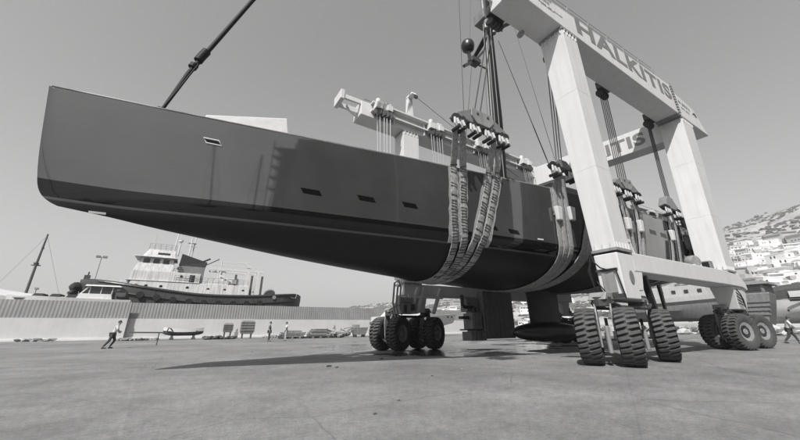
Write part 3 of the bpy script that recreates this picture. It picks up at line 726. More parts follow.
b = MB(); b.lathe([(.0, 0), (.2, .02), (.24, .12), (.16, .2), (.22, .36), (.2, .4), (0, .4)], Matrix.Translation((21.6, 7.9, 6.9)), 16); b.build('winch', steel, yacht, smooth=40)
b = MB(); b.lathe([(.0, 0), (.2, .02), (.24, .12), (.16, .2), (.22, .36), (.2, .4), (0, .4)], Matrix.Translation((25.0, 7.8, 6.95)), 16); b.build('winch', steel, yacht, smooth=40)
for x in (26.6, 28.6):
    b = MB(); b.tube([(x, 7.75, 6.95), (x, 7.7, 8.1)], .03, 6); b.build('stern_post', steel, yacht)
b = MB(); b.tube([(26.6, 7.7, 8.08), (28.6, 7.7, 8.08), (29.1, 9, 8.08)], .03, 6); b.tube([(26.6, 7.7, 7.6), (28.6, 7.7, 7.6)], .02, 6); b.build('stern_rail', steel, yacht)
b = MB(); b.box(26.9, 27.5, 7.55, 7.68, 7.0, 7.9); b.box(27.6, 28.3, 7.55, 7.68, 7.0, 7.75); build_each(b, 'life_jacket', tarp, yacht)
for x, z in ((20.2, 5.9), (21.5, 5.9), (25.2, 6.0)):
    b = MB(); q = [(x, z+.12), (x+.7, z+.12), (x+.75, z-.12), (x+.05, z-.12)]
    b.loft([[side_pt(u, v, -1, -.05) for u, v in q], [side_pt(u, v, -1, .006) for u, v in q]]); b.build('hull_window', glass, yacht)
for x, z, m_ in ((24.9, 5.9, padm), (26.0, 5.7, tarp), (26.9, 5.8, white2), (27.7, 5.6, tarp), (28.3, 5.9, padm)):  # pale and dark fenders, added to imitate patchy reflections on the stern
    y = YC-hull_breadth(x, z)-.2
    b = MB(); b.lathe([(.03, -.5), (.14, -.42), (.17, -.2), (.17, .2), (.14, .42), (.03, .5)], Matrix.Translation((x, y, z)), 12); fd = b.build('reflection_fender', m_, yacht, smooth=60)
    b = MB(); b.tube([(x, y, z+.48), (x, YC-h_bd(x)-.02, h_zd(x)+.1)], .015, 5); b.build('lanyard', rope, fd)
for k in range(16):
    x = 19.2+.6*k+random.uniform(-.1, .1); y = YC-h_bd(x)+.35+random.uniform(0, .5); z = h_zd(x)+.02
    b = MB()
    if k % 3 == 0: b.box(x, x+.5, y, y+.4, z, z+random.uniform(.4, .9))
    elif k % 3 == 1: b.lump((x+.2, y, z+.25), .33, 2, 0, .12, (1.3, .8, .9))
    else: b.tube([(x, y, z+.1), (x+.15, y, z+.55), (x+.45, y-.05, z+.5), (x+.5, y, z+.1)], .07, 7)
    b.build(('deck_box', 'sail_bag', 'coiled_rope')[k % 3], (midgrey, tarp, padm)[k % 3] if k % 2 else (white2, black, ropel)[k % 3], yacht)
# ---------------------------------------------------------------- slings and hoist blocks
def sling_path(xd, xb, xtop, ytop, ztop, off=.03, pw=1.2):
    # around the hull from the near block to the far one, drifting from xd at the deck to xb at the keel line
    zd, zb = h_zd(xd), h_zb(xb)
    half = []
    n = 26
    for i in range(n+1):
        t = i/n
        z = zd+.02-(zd-zb-.001)*(1-(1-t)**1.6) if False else None
        if t < .5: z = zd+.02-(zd-h_zw(xd)+.3)*(t/.5)
        else:
            th = math.pi/2*(.18+.82*(t-.5)/.5); z = (h_zw(xb)-zb)*(1-math.sin(th)**1.15)+zb; z = min(z, h_zw(xd)-.28)
        f = min(1, max(0, (zd-z)/(zd-zb)))
        x = xd+(xb-xd)*min(1, f*1.35 if pw < 2 else f)**pw
        half.append(Vector((x, hull_breadth(x, min(max(z, h_zb(x)), h_zd(x)))+off, z-off*min(1, max(0, (f-.6)*3)))))
    p = [Vector((xtop, ytop, ztop))]+[Vector((v.x, YC-v.y, v.z)) for v in half]+[Vector((v.x, YC+v.y, v.z)) for v in reversed(half[:-1])]+[Vector((xtop, 2*YC-ytop, ztop))]
    return p
def resample(p, step):
    out = [p[0]]; acc = 0
    for a, b in zip(p[:-1], p[1:]):
        l = (b-a).length
        if l < 1e-6: continue
        d = step-acc
        while d <= l:
            out.append(a.lerp(b, d/l)); d += step
        acc = (acc+l) % step
    out.append(p[-1]); return out
def strap_mesh(path, w, th, ridges):
    b = MB(); p = resample(path, .11)
    rings = []
    for i, c in enumerate(p):
        d = (p[min(i+1, len(p)-1)]-p[max(i-1, 0)]).normalized(); x = Vector((1, 0, 0)); x = (x-d*x.dot(d)).normalized(); n = d.cross(x)
        if (c+n-Vector((c.x, YC, 5.2))).length < (c-n-Vector((c.x, YC, 5.2))).length: n = -n
        jw = w*(1+random.uniform(-.08, .08)*(1 if ridges else .4)); c = c+x*random.uniform(-.008, .008); hh = th+(.012*random.random() if ridges else 0)
        rings.append([c-x*jw/2, c+x*jw/2, c+x*jw/2+n*hh, c+n*(hh+.015), c-x*jw/2+n*hh])
        if ridges and c.z < 7.0 and c.y < 10.2 and random.random() < .75:
            s = random.uniform(-.5, .5)
            a = c-x*jw*.52+n*(th+.012)+d*.04*s; e = c+x*jw*.52+n*(th+.012)-d*.05*s
            b.bar(a, e, .022+.03*random.random(), .03, 1, up=n)
    b.loft(rings, 0)
    return b
def sling(name_label, straps, block_xy, pads=(), mats=(webl, webd), ridges=True, w=.27, pw=1.2):
    s = thing('lifting_sling', name_label, 'sling', (straps[0][1], YC, 2.85), 'lifting slings under the yacht')
    for xd, xb, xt in straps:
        strap_mesh(sling_path(xd, xb, xt, block_xy[0], block_xy[1], .03, pw), w, .035, ridges).build('strap', list(mats), s)
    for x0, x1, z0, z1, top in pads:
        b = MB(); n = 12
        rows = []
        for i in range(n+1):
            z = z1+(z0-z1)*i/n; jj = random.uniform(-.03, .03)
            f = (z1-z)/max(.1, (z1-z0)); xo = top*f
            rows.append([Vector((x+xo+jj, YC-hull_breadth(x+xo, z)-.012, z)) for x in (x0, (x0+x1)/2, x1)])
        A = rows; Bk = [[v+Vector((0, -.02, 0)) for v in r] for r in rows]
        b.loft([[*r, *reversed(k)] for r, k in zip(A, Bk)]); b.build('hull_pad', padm, s)
    return s
sling('forward sling of two ribbed webbing straps with pale pads, nearest the bow', ((7.62, 8.1, 7.22), (8.03, 8.4, 7.55)), (7.6, 8.0), ((7.42, 7.8, 4.0, 6.85, .08), (7.86, 8.24, 4.05, 6.86, -.02)), pw=4)
sling('second sling of two ribbed straps leaning forward from the same spreader block near the mast', ((9.2, 8.5, 9.2), (9.6, 8.85, 9.55)), (7.6, 8.0), ((9.02, 9.38, 4.1, 6.84, -.62), (9.44, 9.86, 3.95, 6.83, -.66)))
sling('smooth pale webbing sling hanging left of the near white column under a small block', ((12.68, 13.15, 12.95), (12.98, 13.3, 13.05), (13.3, 13.6, 13.2)), (7.35, 7.5), ((12.45, 12.72, 5.6, 6.84, .05), (12.6, 13.35, 6.2, 6.86, 0)), (webl, webl), False, .29, 4)
sling('smooth grey webbing sling slanting down behind the near white column', ((14.9, 14.0, 14.3), (15.25, 14.3, 14.5)), (7.35, 7.5), (), (webl, web), False, .34)
sling('sling with white buckle sleeves at the deck edge just right of the near column', ((17.6, 17.9, 17.2), (18.0, 18.2, 17.4)), (7.0, 7.5), (), (webl, web), False, .24)
sling('grey sling falling by the yacht windows from the right end of the middle block', ((19.0, 18.6, 18.5), (19.4, 18.9, 18.7)), (7.0, 7.5), (), (webl, web), False, .24)
sling('aftmost sling hanging near the yacht stern beside the right-hand column', ((23.0, 22.4, 22.9), (23.9, 23.6, 23.5)), (7.0, 7.5), (), (webl, webd), False, .26)
# the white sleeves of the straps
def sleeve(parent, x, z):
    b = MB(); y = YC-hull_breadth(x, z)-.1
    b.loft([q4(x-.14, x+.14, y-.1, y+.06, z-.3), q4(x-.2, x+.2, y-.14, y+.06, z+.3)]); b.build('buckle_sleeve', white, parent, bevel=.04)
slings = [o for o in col.objects if o.name.startswith('lifting_sling')]
sleeve(slings[2], 12.66, 5.65); sleeve(slings[2], 13.45, 5.75); sleeve(slings[3], 15.2, 5.8)
sleeve(slings[4], 17.75, 5.9); sleeve(slings[5], 18.95, 5.95); sleeve(slings[6], 22.75, 6.0)

def hoist_block(label, x0, x1, y, z, h, ropes, nsh=4, plate=True):
    o = thing('hoist_block', label, 'hoist block', ((x0+x1)/2, y, z), 'hoist blocks of the boat hoist')
    w = x1-x0; xm = (x0+x1)/2
    b = MB()
    poly = [(x0, z+.12), (x0+.08, z+.34*h), (x0+w*.3, z+h), (x1-w*.3, z+h), (x1-.08, z+.34*h), (x1, z+.12), (x1-w*.25, z), (x0+w*.25, z)]
    b.prism(poly, lambda u, v, t: (u, t, v), y-.2, y+.2, 0)
    if plate:
        pl = [(xm-.42*w/2, z+h+.03), (xm+.42*w/2, z+h+.03), (xm+.22*w, z+h*.5), (xm+.12*w, z+.02), (xm-.12*w, z+.02), (xm-.22*w, z+h*.5)]
        b.prism(pl, lambda u, v, t: (u, t, v), y-.25, y-.2, 1)
        for k in (-.1, .1): b.lathe([(0, 0), (.06, 0), (.06, .04), (0, .04)], axis((xm+k*w, y-.24, z+h*.75), (0, -1, 0)), 10, 2)
    b.build('block_body', [midgrey, grey, dark], o, bevel=.03)
    for i in range(nsh):
        c = x0+w*(.07+.86*i/max(1, nsh-1)); s = MB()
        for k in (-.13, .13):
            s.lathe([(.05, -.09), (.17, -.09), (.17, .09), (.05, .09)], axis((c+k, y-.1, z-.02), (.4, 1, 0)), 14, 1)
            s.tube([(c+k-.09, y-.16, z-.05), (c+k-.1, y-.16, z-.3), (c+k, y-.16, z-.43), (c+k+.1, y-.16, z-.3), (c+k+.09, y-.16, z-.05)], .045, 7, 0)
            s.bar((c+k-.05, y-.2, z-.12), (c+k+.02, y-.22, z-.34), .1, .1, 0); s.tube([(c+k, y-.3, z-.45), (c+k, y+.1, z-.45)], .07, 8, 1)
        s.build('shackle', [white2, black], o)
    r = MB()
    for a, e in ropes: r.tube([a, e], .024, 6)
    build_each(r, 'hoist_rope', rope, o)
    return o
hoist_block('long spreader block with pale face plate and four shackle clusters near the mast', 7.05, 9.75, 7.55, 8.35, .62, [((8.15+.3*k, 7.5, 8.95), (8.9+.25*k, 6.85, 13.45)) for k in range(2)], 4)
hoist_block('small hoist block with two shackles hanging left of the near column', 12.35, 13.75, 7.3, 7.72, .4, [((12.8+.2*k, 7.25, 8.1), (12.9+.2*k, 6.85, 13.45)) for k in range(3)], 2, False)
hoist_block('hoist block on four steel ropes hanging right of the near column', 16.6, 19.1, 6.95, 7.62, .6, [((17.5+.22*k, 6.9, 8.2), (17.65+.2*k, 6.8, 13.45)) for k in range(5)], 3)
hoist_block('dark aft hoist block with a round end hanging near the right-hand column', 22.3, 24.0, 6.95, 7.6, .75, [((23.0+.2*k, 6.9, 8.3), (23.35+.16*k, 6.8, 13.45)) for k in range(4)], 2, False)
# ---------------------------------------------------------------- people
def skin_mesh(joints, edges, root, sub=2):
    names = list(joints); idx = {n: i for i, n in enumerate(names)}
    me = bpy.data.meshes.new('body'); me.from_pydata([joints[n][0] for n in names], [(idx[a], idx[b]) for a, b in edges], [])
    t = bpy.data.objects.new('tmp_body', me); col.objects.link(t)
    t.modifiers.new('skin', 'SKIN'); sd = me.skin_vertices[0].data
    for n in names:
        r = joints[n][1]; sd[idx[n]].radius = r if isinstance(r, tuple) else (r, r)
        sd[idx[n]].use_root = (n == root)
    s = t.modifiers.new('sub', 'SUBSURF'); s.levels = sub; s.render_levels = sub
    dg = bpy.context.evaluated_depsgraph_get(); dg.update()
    out = bpy.data.meshes.new_from_object(t.evaluated_get(dg))
    bpy.data.objects.remove(t); bpy.data.meshes.remove(me)
    return out
def person(label, loc, rotz, J, shirt, trouser, hat=None, group=None):
    # J: joints in local metres, x forward, y to the left, z up
    o = thing('person', label, 'person', loc, group); o.rotation_euler = (0, 0, rotz)
    rad = dict(pelvis=(.15, .12), waist=(.135, .1), chest=(.17, .12), neck=.055, head0=.075, head1=(.1, .085), head2=(.07, .06),
               shl=.075, ell=.05, wrl=.032, hdl=.03, shr=.075, elr=.05, wrr=.032, hdr=.03, hipl=.1, knl=.07, anl=.045, tol=.035, hipr=.1, knr=.07, anr=.045, tor=.035)
    jj = {k: (Vector(v), rad[k]) for k, v in J.items()}
    E = [('pelvis', 'waist'), ('waist', 'chest'), ('chest', 'neck'), ('neck', 'head0'), ('head0', 'head1'), ('head1', 'head2'), ('chest', 'shl'), ('shl', 'ell'), ('ell', 'wrl'), ('wrl', 'hdl'), ('chest', 'shr'), ('shr', 'elr'), ('elr', 'wrr'), ('wrr', 'hdr'),
         ('pelvis', 'hipl'), ('hipl', 'knl'), ('knl', 'anl'), ('anl', 'tol'), ('pelvis', 'hipr'), ('hipr', 'knr'), ('knr', 'anr'), ('anr', 'tor')]
    me = skin_mesh(jj, E, 'pelvis', 2)
    bm = bmesh.new(); bm.from_mesh(me)
    b = MB(); b.bm.free(); b.bm = bm
    h1 = Vector(J['head1']); f = (Vector(J['head1'])-Vector(J['head0'])); 
    for s in (-1, 1):
        b.lump(h1+Vector((.0, s*.095, -.01)), .03, 1, 0, 0, (.6, .35, 1)); 
        hd = Vector(J['hdl' if s > 0 else 'hdr']); wr = Vector(J['wrl' if s > 0 else 'wrr']); d = (hd-wr).normalized(); sdv = d.cross(Vector((1, .3, .2))).normalized(); up = sdv.cross(d)
        for k in range(4):
            p = hd+sdv*(.018*(k-1.5)); L1 = (.045, .055, .05, .038)[k]
            b.tube([p, p+d*L1*.9, p+d*L1*1.5+up*.02], [.0095, .009, .007], 6)
        p = wr+d*.02+sdv*.03; b.tube([p, p+sdv*.025+d*.03, p+sdv*.03+d*.06], [.011, .01, .008], 6)
    b.lump(h1+Vector((.1, 0, -.015)), .02, 1, 0, 0, (1, .7, 1.2))
    b.lump(h1+Vector((.088, 0, -.06)), .016, 1, 1, 0, (.5, 1.3, .4))
    for s in (-1, 1): b.lump(h1+Vector((.088, s*.033, .015)), .011, 1, 1, 0)
    body = b.build('body', [skinm, hairm], o, smooth=180, local=True)
    def cloth(names, edges, root, k, nm, m):
        r2 = {n: (jj[n][0], tuple(x*k for x in jj[n][1]) if isinstance(jj[n][1], tuple) else jj[n][1]*k) for n in names}
        mm = skin_mesh(r2, edges, root, 2); mm.name = nm
        mm.materials.clear(); mm.materials.append(m)
        for p in mm.polygons: p.use_smooth = True
        c = bpy.data.objects.new(nm, mm); col.objects.link(c); c.parent = o
    cloth(['pelvis', 'waist', 'chest', 'shl', 'ell', 'shr', 'elr'], [('pelvis', 'waist'), ('waist', 'chest'), ('chest', 'shl'), ('shl', 'ell'), ('chest', 'shr'), ('shr', 'elr')], 'pelvis', 1.14, 'shirt', shirt)
    cloth(['pelvis', 'hipl', 'knl', 'anl', 'hipr', 'knr', 'anr'], [('pelvis', 'hipl'), ('hipl', 'knl'), ('knl', 'anl'), ('pelvis', 'hipr'), ('hipr', 'knr'), ('knr', 'anr')], 'pelvis', 1.17, 'trousers', trouser)
    b = MB()
    for s in 'lr': b.tube([Vector(J['an'+s])+Vector((-.05, 0, -.05)), Vector(J['an'+s])+Vector((.03, 0, -.04)), Vector(J['to'+s])+Vector((.05, 0, -.02))], [.05, .055, .035], 8)
    b.build('shoes', shoe, o, smooth=60, local=True)
    b = MB()
    if hat: b.lathe([(.01, .14), (.09, .13), (.115, .06), (.115, .03), (.17, .01), (.0, .01)], Matrix.Translation(h1+Vector((0, 0, .0))), 16); b.build('cap', hat, o, smooth=60, local=True)
    else: b.lump(h1+Vector((-.022, 0, .03)), .112, 2, 0, .03, (.95, .9, .95)); b.build('hair', hairm, o, smooth=180, local=True)
    return o
stand = dict(pelvis=(0, 0, .95), waist=(0, 0, 1.1), chest=(0, 0, 1.34), neck=(.01, 0, 1.5), head0=(.02, 0, 1.57), head1=(.03, 0, 1.67), head2=(.02, 0, 1.75),
    shl=(0, .19, 1.42), ell=(-.03, .25, 1.14), wrl=(.08, .24, .9), hdl=(.1, .23, .82), shr=(0, -.19, 1.42), elr=(-.03, -.25, 1.14), wrr=(.08, -.24, .9), hdr=(.1, -.23, .82),
    hipl=(0, .1, .9), knl=(.02, .11, .5), anl=(-.01, .12, .09), tol=(.14, .14, .035), hipr=(0, -.1, .9), knr=(.02, -.11, .5), anr=(-.02, -.12, .09), tor=(.13, -.14, .035))
lean = dict(stand); lean.update(pelvis=(.28, 0, .9), waist=(.38, 0, 1.03), chest=(.52, 0, 1.24), neck=(.62, 0, 1.39), head0=(.66, 0, 1.45), head1=(.71, 0, 1.54), head2=(.73, 0, 1.62),
    shl=(.53, .19, 1.32), ell=(.68, .24, 1.1), wrl=(.9, .2, 1.0), hdl=(.98, .18, 1.0), shr=(.53, -.19, 1.32), elr=(.66, -.25, 1.1), wrr=(.86, -.2, .95), hdr=(.94, -.18, .95),
    hipl=(.26, .1, .86), knl=(.42, .11, .48), anl=(.22, .12, .09), tol=(.38, .13, .035), hipr=(.24, -.1, .86), knr=(.14, -.11, .46), anr=(-.1, -.12, .1), tor=(.05, -.13, .035))
for k_ in ('waist', 'chest', 'neck', 'head0', 'head1', 'head2', 'shl', 'shr', 'ell', 'elr', 'wrl', 'wrr', 'hdl', 'hdr'):
    q_ = lean[k_]; lean[k_] = (.25+(q_[0]-.28)*.5, q_[1], .9+(q_[2]-.9)*1.1)
bend = dict(stand); bend.update(ell=(.1, .3, 1.2), wrl=(.2, .15, 1.38), hdl=(.2, .1, 1.46), elr=(.0, -.35, 1.2), wrr=(.05, -.2, 1.03), hdr=(.06, -.13, .98))
walk = dict(stand); walk.update(pelvis=(.0, 0, .93), waist=(.03, 0, 1.08), chest=(.1, 0, 1.32), neck=(.14, 0, 1.47), head0=(.17, 0, 1.53), head1=(.2, 0, 1.62), head2=(.2, 0, 1.7),
    shl=(.1, .2, 1.4), ell=(-.05, .27, 1.14), wrl=(.1, .27, .95), hdl=(.16, .26, .9), shr=(.1, -.2, 1.4), elr=(.2, -.27, 1.15), wrr=(.33, -.22, 1.0), hdr=(.4, -.2, .98),
    hipl=(0, .1, .88), knl=(.2, .11, .5), anl=(.3, .12, .1), tol=(.44, .13, .05), hipr=(0, -.1, .88), knr=(-.08, -.11, .48), anr=(-.36, -.12, .14), tor=(-.25, -.13, .05))
person('person in pale shirt and dark trousers leaning forward beside the sea wall', (-4.0, 29.6, 0), R(5), lean, shirtw, trous)
person('person in dark overalls standing with arms down in front of the sea wall', (7.2, 35.0, 0), R(-20), stand, shirtg, trous)
person('person in pale clothes with one hand raised, facing the one in dark overalls', (9.0, 36.0, 0), R(175), bend, shirtw, trousl)
person('person in white shirt and dark trousers walking by the right-hand wheels', (35.3, 6.15, 0), R(-75), walk, shirtw, trous)

# ---------------------------------------------------------------- sea wall and what lies along it
wallm = mat('wall_concrete', .55, .9, var=.1, scale=.35, streak=.04, bump=.4, bscale=6)
ironm = mat('corrugated_iron', .3, .55, .2, var=.12, scale=.6, streak=.1)
def wall_y(x): return 56.0-(x+17.8)*.0559
H1 = 2.45
def seawall(x0, x1, dy, label):
    b = MB(); ch = .12
    def P(x, y, z): return (x, wall_y(x)+dy+y, z)
    b.loft([[P(x0, 0, 0), P(x1, 0, 0), P(x1, .5, 0), P(x0, .5, 0)], [P(x0, 0, H1), P(x1, 0, H1), P(x1, .5, H1), P(x0, .5, H1)]])
    b.loft([[P(x0, -.35, -.01), P(x1, -.35, -.01), P(x1, 0, -.01), P(x0, 0, -.01)], [P(x0, -.3, .22), P(x1, -.3, .22), P(x1, 0, .26), P(x0, 0, .26)]])
    o = b.build('sea_wall', wallm); tag(o, label, 'wall')
    return o
seawall(-70, -5.9, -.75, 'pale concrete sea wall stretch at the far left, left of the dark step in the wall')
seawall(-5.9, 62, 0, 'long pale concrete sea wall stretch right of the dark step, behind the standing people')
def iron(x0, x1, dy, label):
    b = MB(); A = []; n = int((x1-x0)/.085)
    lo, hi = [], []
    for i in range(n+1):
        x = x0+(x1-x0)*i/n; y = wall_y(x)+dy+.12+(.013 if i % 4 in (0, 1) else -.013)
        lo.append((x, y, H1-.02)); hi.append((x, y, 4.4))
    b.loft([lo, hi], closed=False, caps=False)
    x = x0
    while x < x1:
        b.box(x, x+.08, wall_y(x)+dy+.2, wall_y(x)+dy+.28, H1, 4.35, 0); x += 3
    o = b.build('corrugated_fence', ironm); tag(o, label, 'fence'); return o
iron(-70, -5.9, -.75, 'corrugated iron fence topping the left stretch of sea wall')
iron(-5.9, 62, 0, 'corrugated iron fence topping the long right stretch of sea wall')
def rock_heap(name, label, x0, x1, y, n, r, m, cat='rubble', hmax=.5):
    b = MB()
    for i in range(n):
        x = random.uniform(x0, x1); b.lump((x, y+random.uniform(-.6, .6), r*random.uniform(.2, 1)*hmax*2), r*random.uniform(.4, 1.2), 1, 0, .35, (1.3, 1, .7))
    return tag(b.build(name, m), label, cat, kind='stuff')
rock_heap('rubble', 'low broken rubble along the foot of the left sea wall', -14.5, -11.5, 52.6, 22, .22, rubble)
rock_heap('rubble', 'low line of stones at the wall foot left of the rowing boat', -6, -2.2, 48.5, 40, .2, rubble)
rock_heap('rubble', 'scattered dark scrap and stones right of the rowing boat', 2.2, 5.5, 46.5, 40, .28, woodd)
rock_heap('rubble', 'stones and scrap between the tall crates and the standing people', 9.4, 13.0, 48.5, 40, .25, rubble)
items = []
for i in range(40):
    a = random.uniform(-12, 68); d = random.uniform(5, 30); r = random.choice((.012, .016, .022, .03)); items.append(((d*math.sin(R(a)), d*math.cos(R(a)), r*.3), r, (1.4, 1, .5), random.choice((0, 1))))
for x, y, r in ((4.2, 11.0, .06), (4.3, 10.6, .045), (5.6, 7.4, .03), (6.9, 12.4, .05)): items.append(((x, y, r*.3), r, (1.5, .8, .5), 1))
tag(lump_cloud('grit', items, [rubble, woodd]), 'grit and small scraps lying about on the concrete', 'grit', kind='stuff')
# rowing boat
rb = thing('rowing_boat', 'dark rowing boat with a white upper strake propped by the sea wall', 'rowing boat', (.2, 49.3, .35))
b = MB(); rg = []
for i in range(17):
    t = i/16; x = -1.95+4.1*t; w = .72*math.sin(math.pi*(.06+.9*t)**.8)**.6; sh = 1.12+.12*(2*t-1)**2+(.06 if t < .2 else 0); kz = .42+.25*abs(2*t-1)**4
    rg.append([(.2+x, 49.3-w, sh), (.2+x, 49.3-w*.97, sh-.26), (.2+x, 49.3-w*.75, kz+.18), (.2+x, 49.3, kz), (.2+x, 49.3+w*.75, kz+.18), (.2+x, 49.3+w*.97, sh-.26), (.2+x, 49.3+w, sh), (.2+x, 49.3+w*.9, sh), (.2+x, 49.3, kz+.12), (.2+x, 49.3-w*.9, sh)])
b.loft(rg)
for s in (0, 1):
    b.loft([[(r[0][0], (r[0][1] if s == 0 else r[6][1])+(-.05 if s == 0 else .05)*k, r[0][2]+dz) for k, dz in ((1, .08), (1, -.3), (-.3, -.3), (-.3, .08))] for r in rg], 1)
b.build('hull', [woodd, white], rb, smooth=40)
b = MB()
for x in (-.9, .3, 1.3): b.box(.2+x, .45+x, 48.7, 49.9, .95, 1.0)
build_each(b, 'thwart', wood, rb)
for x in (-1.0, 1.2):
    b = MB(); b.box(.2+x-.2, .2+x+.2, 48.6, 50.0, 0, .2); b.box(.2+x-.12, .2+x+.12, 48.7, 49.9, .2, .45); tag(b.build('timber_block', woodd), 'timber block propping the rowing boat '+('at its left end' if x < 0 else 'at its right end'), 'block')
# tall crates on legs
def crate(x, y, z0, z1, w, label, legs=True):
    o = thing('crate', label, 'crate', (x, y, 0)); b = MB()
    b.loft([q4(x-w*.42, x+w*.42, y-.35, y+.35, z0), q4(x-w*.5, x+w*.5, y-.4, y+.4, z0+(z1-z0)*.2), q4(x-w*.5, x+w*.5, y-.4, y+.4, z1-.2), q4(x-w*.4, x+w*.4, y-.3, y+.3, z1)], 0)
    for k in range(4): b.box(x-w*.5-.02, x+w*.5+.02, y-.43, y-.4, z0+.3+(z1-z0-.6)*k/3, z0+.36+(z1-z0-.6)*k/3, 1)
    b.build('body', [midgrey, dark], o, bevel=.02)
    for s in (-1, 1):
        b = MB(); b.box(x+s*w*.32-.06, x+s*w*.32+.06, y-.3, y+.3, 0, z0); build_each(b, "leg", dark, o)
    return o
crate(5.0, 49, .75, 1.85, 1.05, 'small grey barrel-sided crate on legs by the sea wall, left of the larger one')
crate(7.15, 48.2, .55, 2.15, 1.6, 'larger grey slatted crate on legs by the sea wall')
b = MB(); b.box(5.8, 6.2, 48.6, 48.9, 0, .8); b.lathe([(.12, .8), (.12, 1.15)], Matrix.Translation((6.0, 48.7, 0)), 10); tag(b.build('mooring_post', grey, bevel=.03), 'short grey post standing between the two crates', 'post')
# timber stacks
def stack(x0, x1, y, rows, label, h=.16):
    o = thing('timber_stack', label, 'timber stack', ((x0+x1)/2, y, 0)); b = MB()
    z = .2
    for r in range(rows):
        for k in range(4):
            a = x0+random.uniform(0, .8)+r*.1; e = x1-random.uniform(0, 1.2)-r*.2
            b.box(a, e, y-.8+.4*k, y-.46+.4*k, z, z+h*random.uniform(.7, 1), random.choice((0, 0, 1)))
        z += h*1.15
    b.build('planks', [woodd, wood], o)
    for k in range(4):
        x = x0+.5+(x1-x0-1)*k/3; b = MB(); b.box(x-.12, x+.12, y-.9, y+.9, 0, .2); b.build('bearer', dark, o)
stack(9.8, 13.6, 43.5, 4, 'low stack of dark planks behind the standing people')
stack(13.2, 17.2, 43.2, 5, 'taller stack of dark planks midway along the sea wall')
b = MB()
for i in range(26):
    a = Vector((random.uniform(16.5, 19), random.uniform(42.5, 43.8), random.uniform(.1, 1.1))); b.bar(a, a+Vector((random.uniform(-1.3, 1.3), random.uniform(-.4, .4), random.uniform(-.4, .5))), .12, .1, random.choice((0, 1)))
for i in range(30): b.lump((random.uniform(16.5, 19), random.uniform(42.5, 43.6), random.uniform(.1, .6)), .3, 1, 1, .35, (1.2, 1, .7))
tag(b.build('scrap_heap', [wood, rubble]), 'tangled heap of scrap timber and stones by the sea wall', 'scrap', kind='stuff')
o = thing('skip', 'small grey skip with sloping sides by the wall, left of the far wheels', 'skip', (20.6, 43.5, 0))
b = MB(); b.loft([q4(19.9, 21.4, 43, 44, .3), q4(19.6, 21.7, 42.8, 44.2, 1.25)]); b.box(19.75, 20.5, 43.0, 43.9, 1.2, 1.6); b.build('body', grey, o, bevel=.03)
b = MB(); b.box(19.95, 20.1, 43, 44, 0, .3); b.box(21.2, 21.35, 43, 44, 0, .3); build_each(b, 'skid', dark, o)
o = thing('sign_post', 'thin sign post with small plate beside the skip', 'sign', (22.6, 43.5, 0))
b = MB(); b.tube([(22.6, 43.5, 0), (22.6, 43.5, 1.9)], .05, 8); b.build('post', dark, o)
b = MB(); b.box(22.2, 23.0, 43.42, 43.48, 1.55, 1.95); b.build('plate', midgrey, o)
o = thing('drawbar_trailer', 'low bar with a raised hook on the ground just right of the leaning person', 'drawbar', (-2.6, 32, 0))
b = MB(); b.bar((-3.2, 32, .95), (-.9, 33, .9), .08, .1); b.build('bar', midgrey, o)
b = MB(); b.tube([(-.95, 33, .9), (-.85, 33.0, 1.25), (-.7, 33, 1.2), (-.5, 33, .95)], .05, 6); b.build('hook', dark, o)
b = MB(); b.bar((-1.4, 32.87, 0), (-1.4, 32.87, .9), .06); build_each(b, "leg", dark, o)

# ---------------------------------------------------------------- boats beyond the wall
tug = thing('tugboat', 'big tug with dark hull, white wheelhouse and dark-topped funnel moored behind the sea wall', 'tugboat', (2, 70, -1.6))
b = MB(); rg = []
for i in range(41):
    t = i/40; x = -14.6+34*t
    w = 4.1*min(1, max(0, 1-(1-min(1, t/.3))**2.2))**.8*(1 if t < .82 else max(.05, 1-((t-.82)/.18)**3*.75))
    w = max(.06, w); sh = spl([-14.6, -13, -10, -5, 1.6, 9, 15, 18.2, 19.4], [8.5, 8.5, 8.15, 7.45, 6.8, 6.85, 7.3, 7.55, 7.3], x)
    wb = w*(.55+.4*min(1, t/.4)); xb = x+1.6*max(0, 1-t/.12)-.9*max(0, (t-.9)/.1)
    zb_ = -1.6
    r = [(x, 70-w, sh), (x, 70-w*1.0, sh-.22), (x+.0, 70-w*.985, sh-.9), (xb, 70-wb, 1.2), (xb, 70-wb*.9, zb_)]
    rg.append(r+[(p[0], 140-p[1], p[2]) for p in reversed(r)])
b.loft(rg); b.build('hull', tugdark, tug, smooth=40)
b = MB()
for z, rr in ((-.28, .13), (-1.5, .1)):
    b.tube([(g[0][0], g[0][1]-.02, g[0][2]+z) for g in rg[3:39]], rr, 6)
build_each(b, 'rubbing_strake', black, tug)
b = MB()
for i in range(12): b.lathe([(.2, -.12), (.5, -.12), (.5, .12), (.2, .12)], axis((-13+2.2*i if i else -13, rg[2+int(2.6*i)][0][1]-.2, rg[2+int(2.6*i)][0][2]-1.5), (0, 1, 0)), 12)
b.lump((-14.8, 70, 7.3), .8, 2, 0, .1, (1, 1.6, 1)); b.lump((-14.9, 69.5, 6.4), .6, 2, 0, .1, (1, 1.6, 1)); build_each(b, 'tyre_fender', black, tug)
b = MB(); b.box(-14.3, -13.6, 69.8, 70.2, 8.4, 9.2); b.tube([(-13.9, 70, 9.0), (-13.9, 70, 9.7)], .1, 8); b.build('bow_bollard', dark, tug)
def tb(*a, **k): q = MB(); q.box(*a); return q
dh = MB(); dh.loft([q4(-8.6, 9.2, 67.2, 72.8, 6.6), q4(-8.2, 9.2, 67.3, 72.7, 8.55)]); dh.box(-9.6, -8.4, 67.9, 72.1, 7.2, 8.45); dh = dh.build('deckhouse', tugw, tug, bevel=.06)
b = MB()
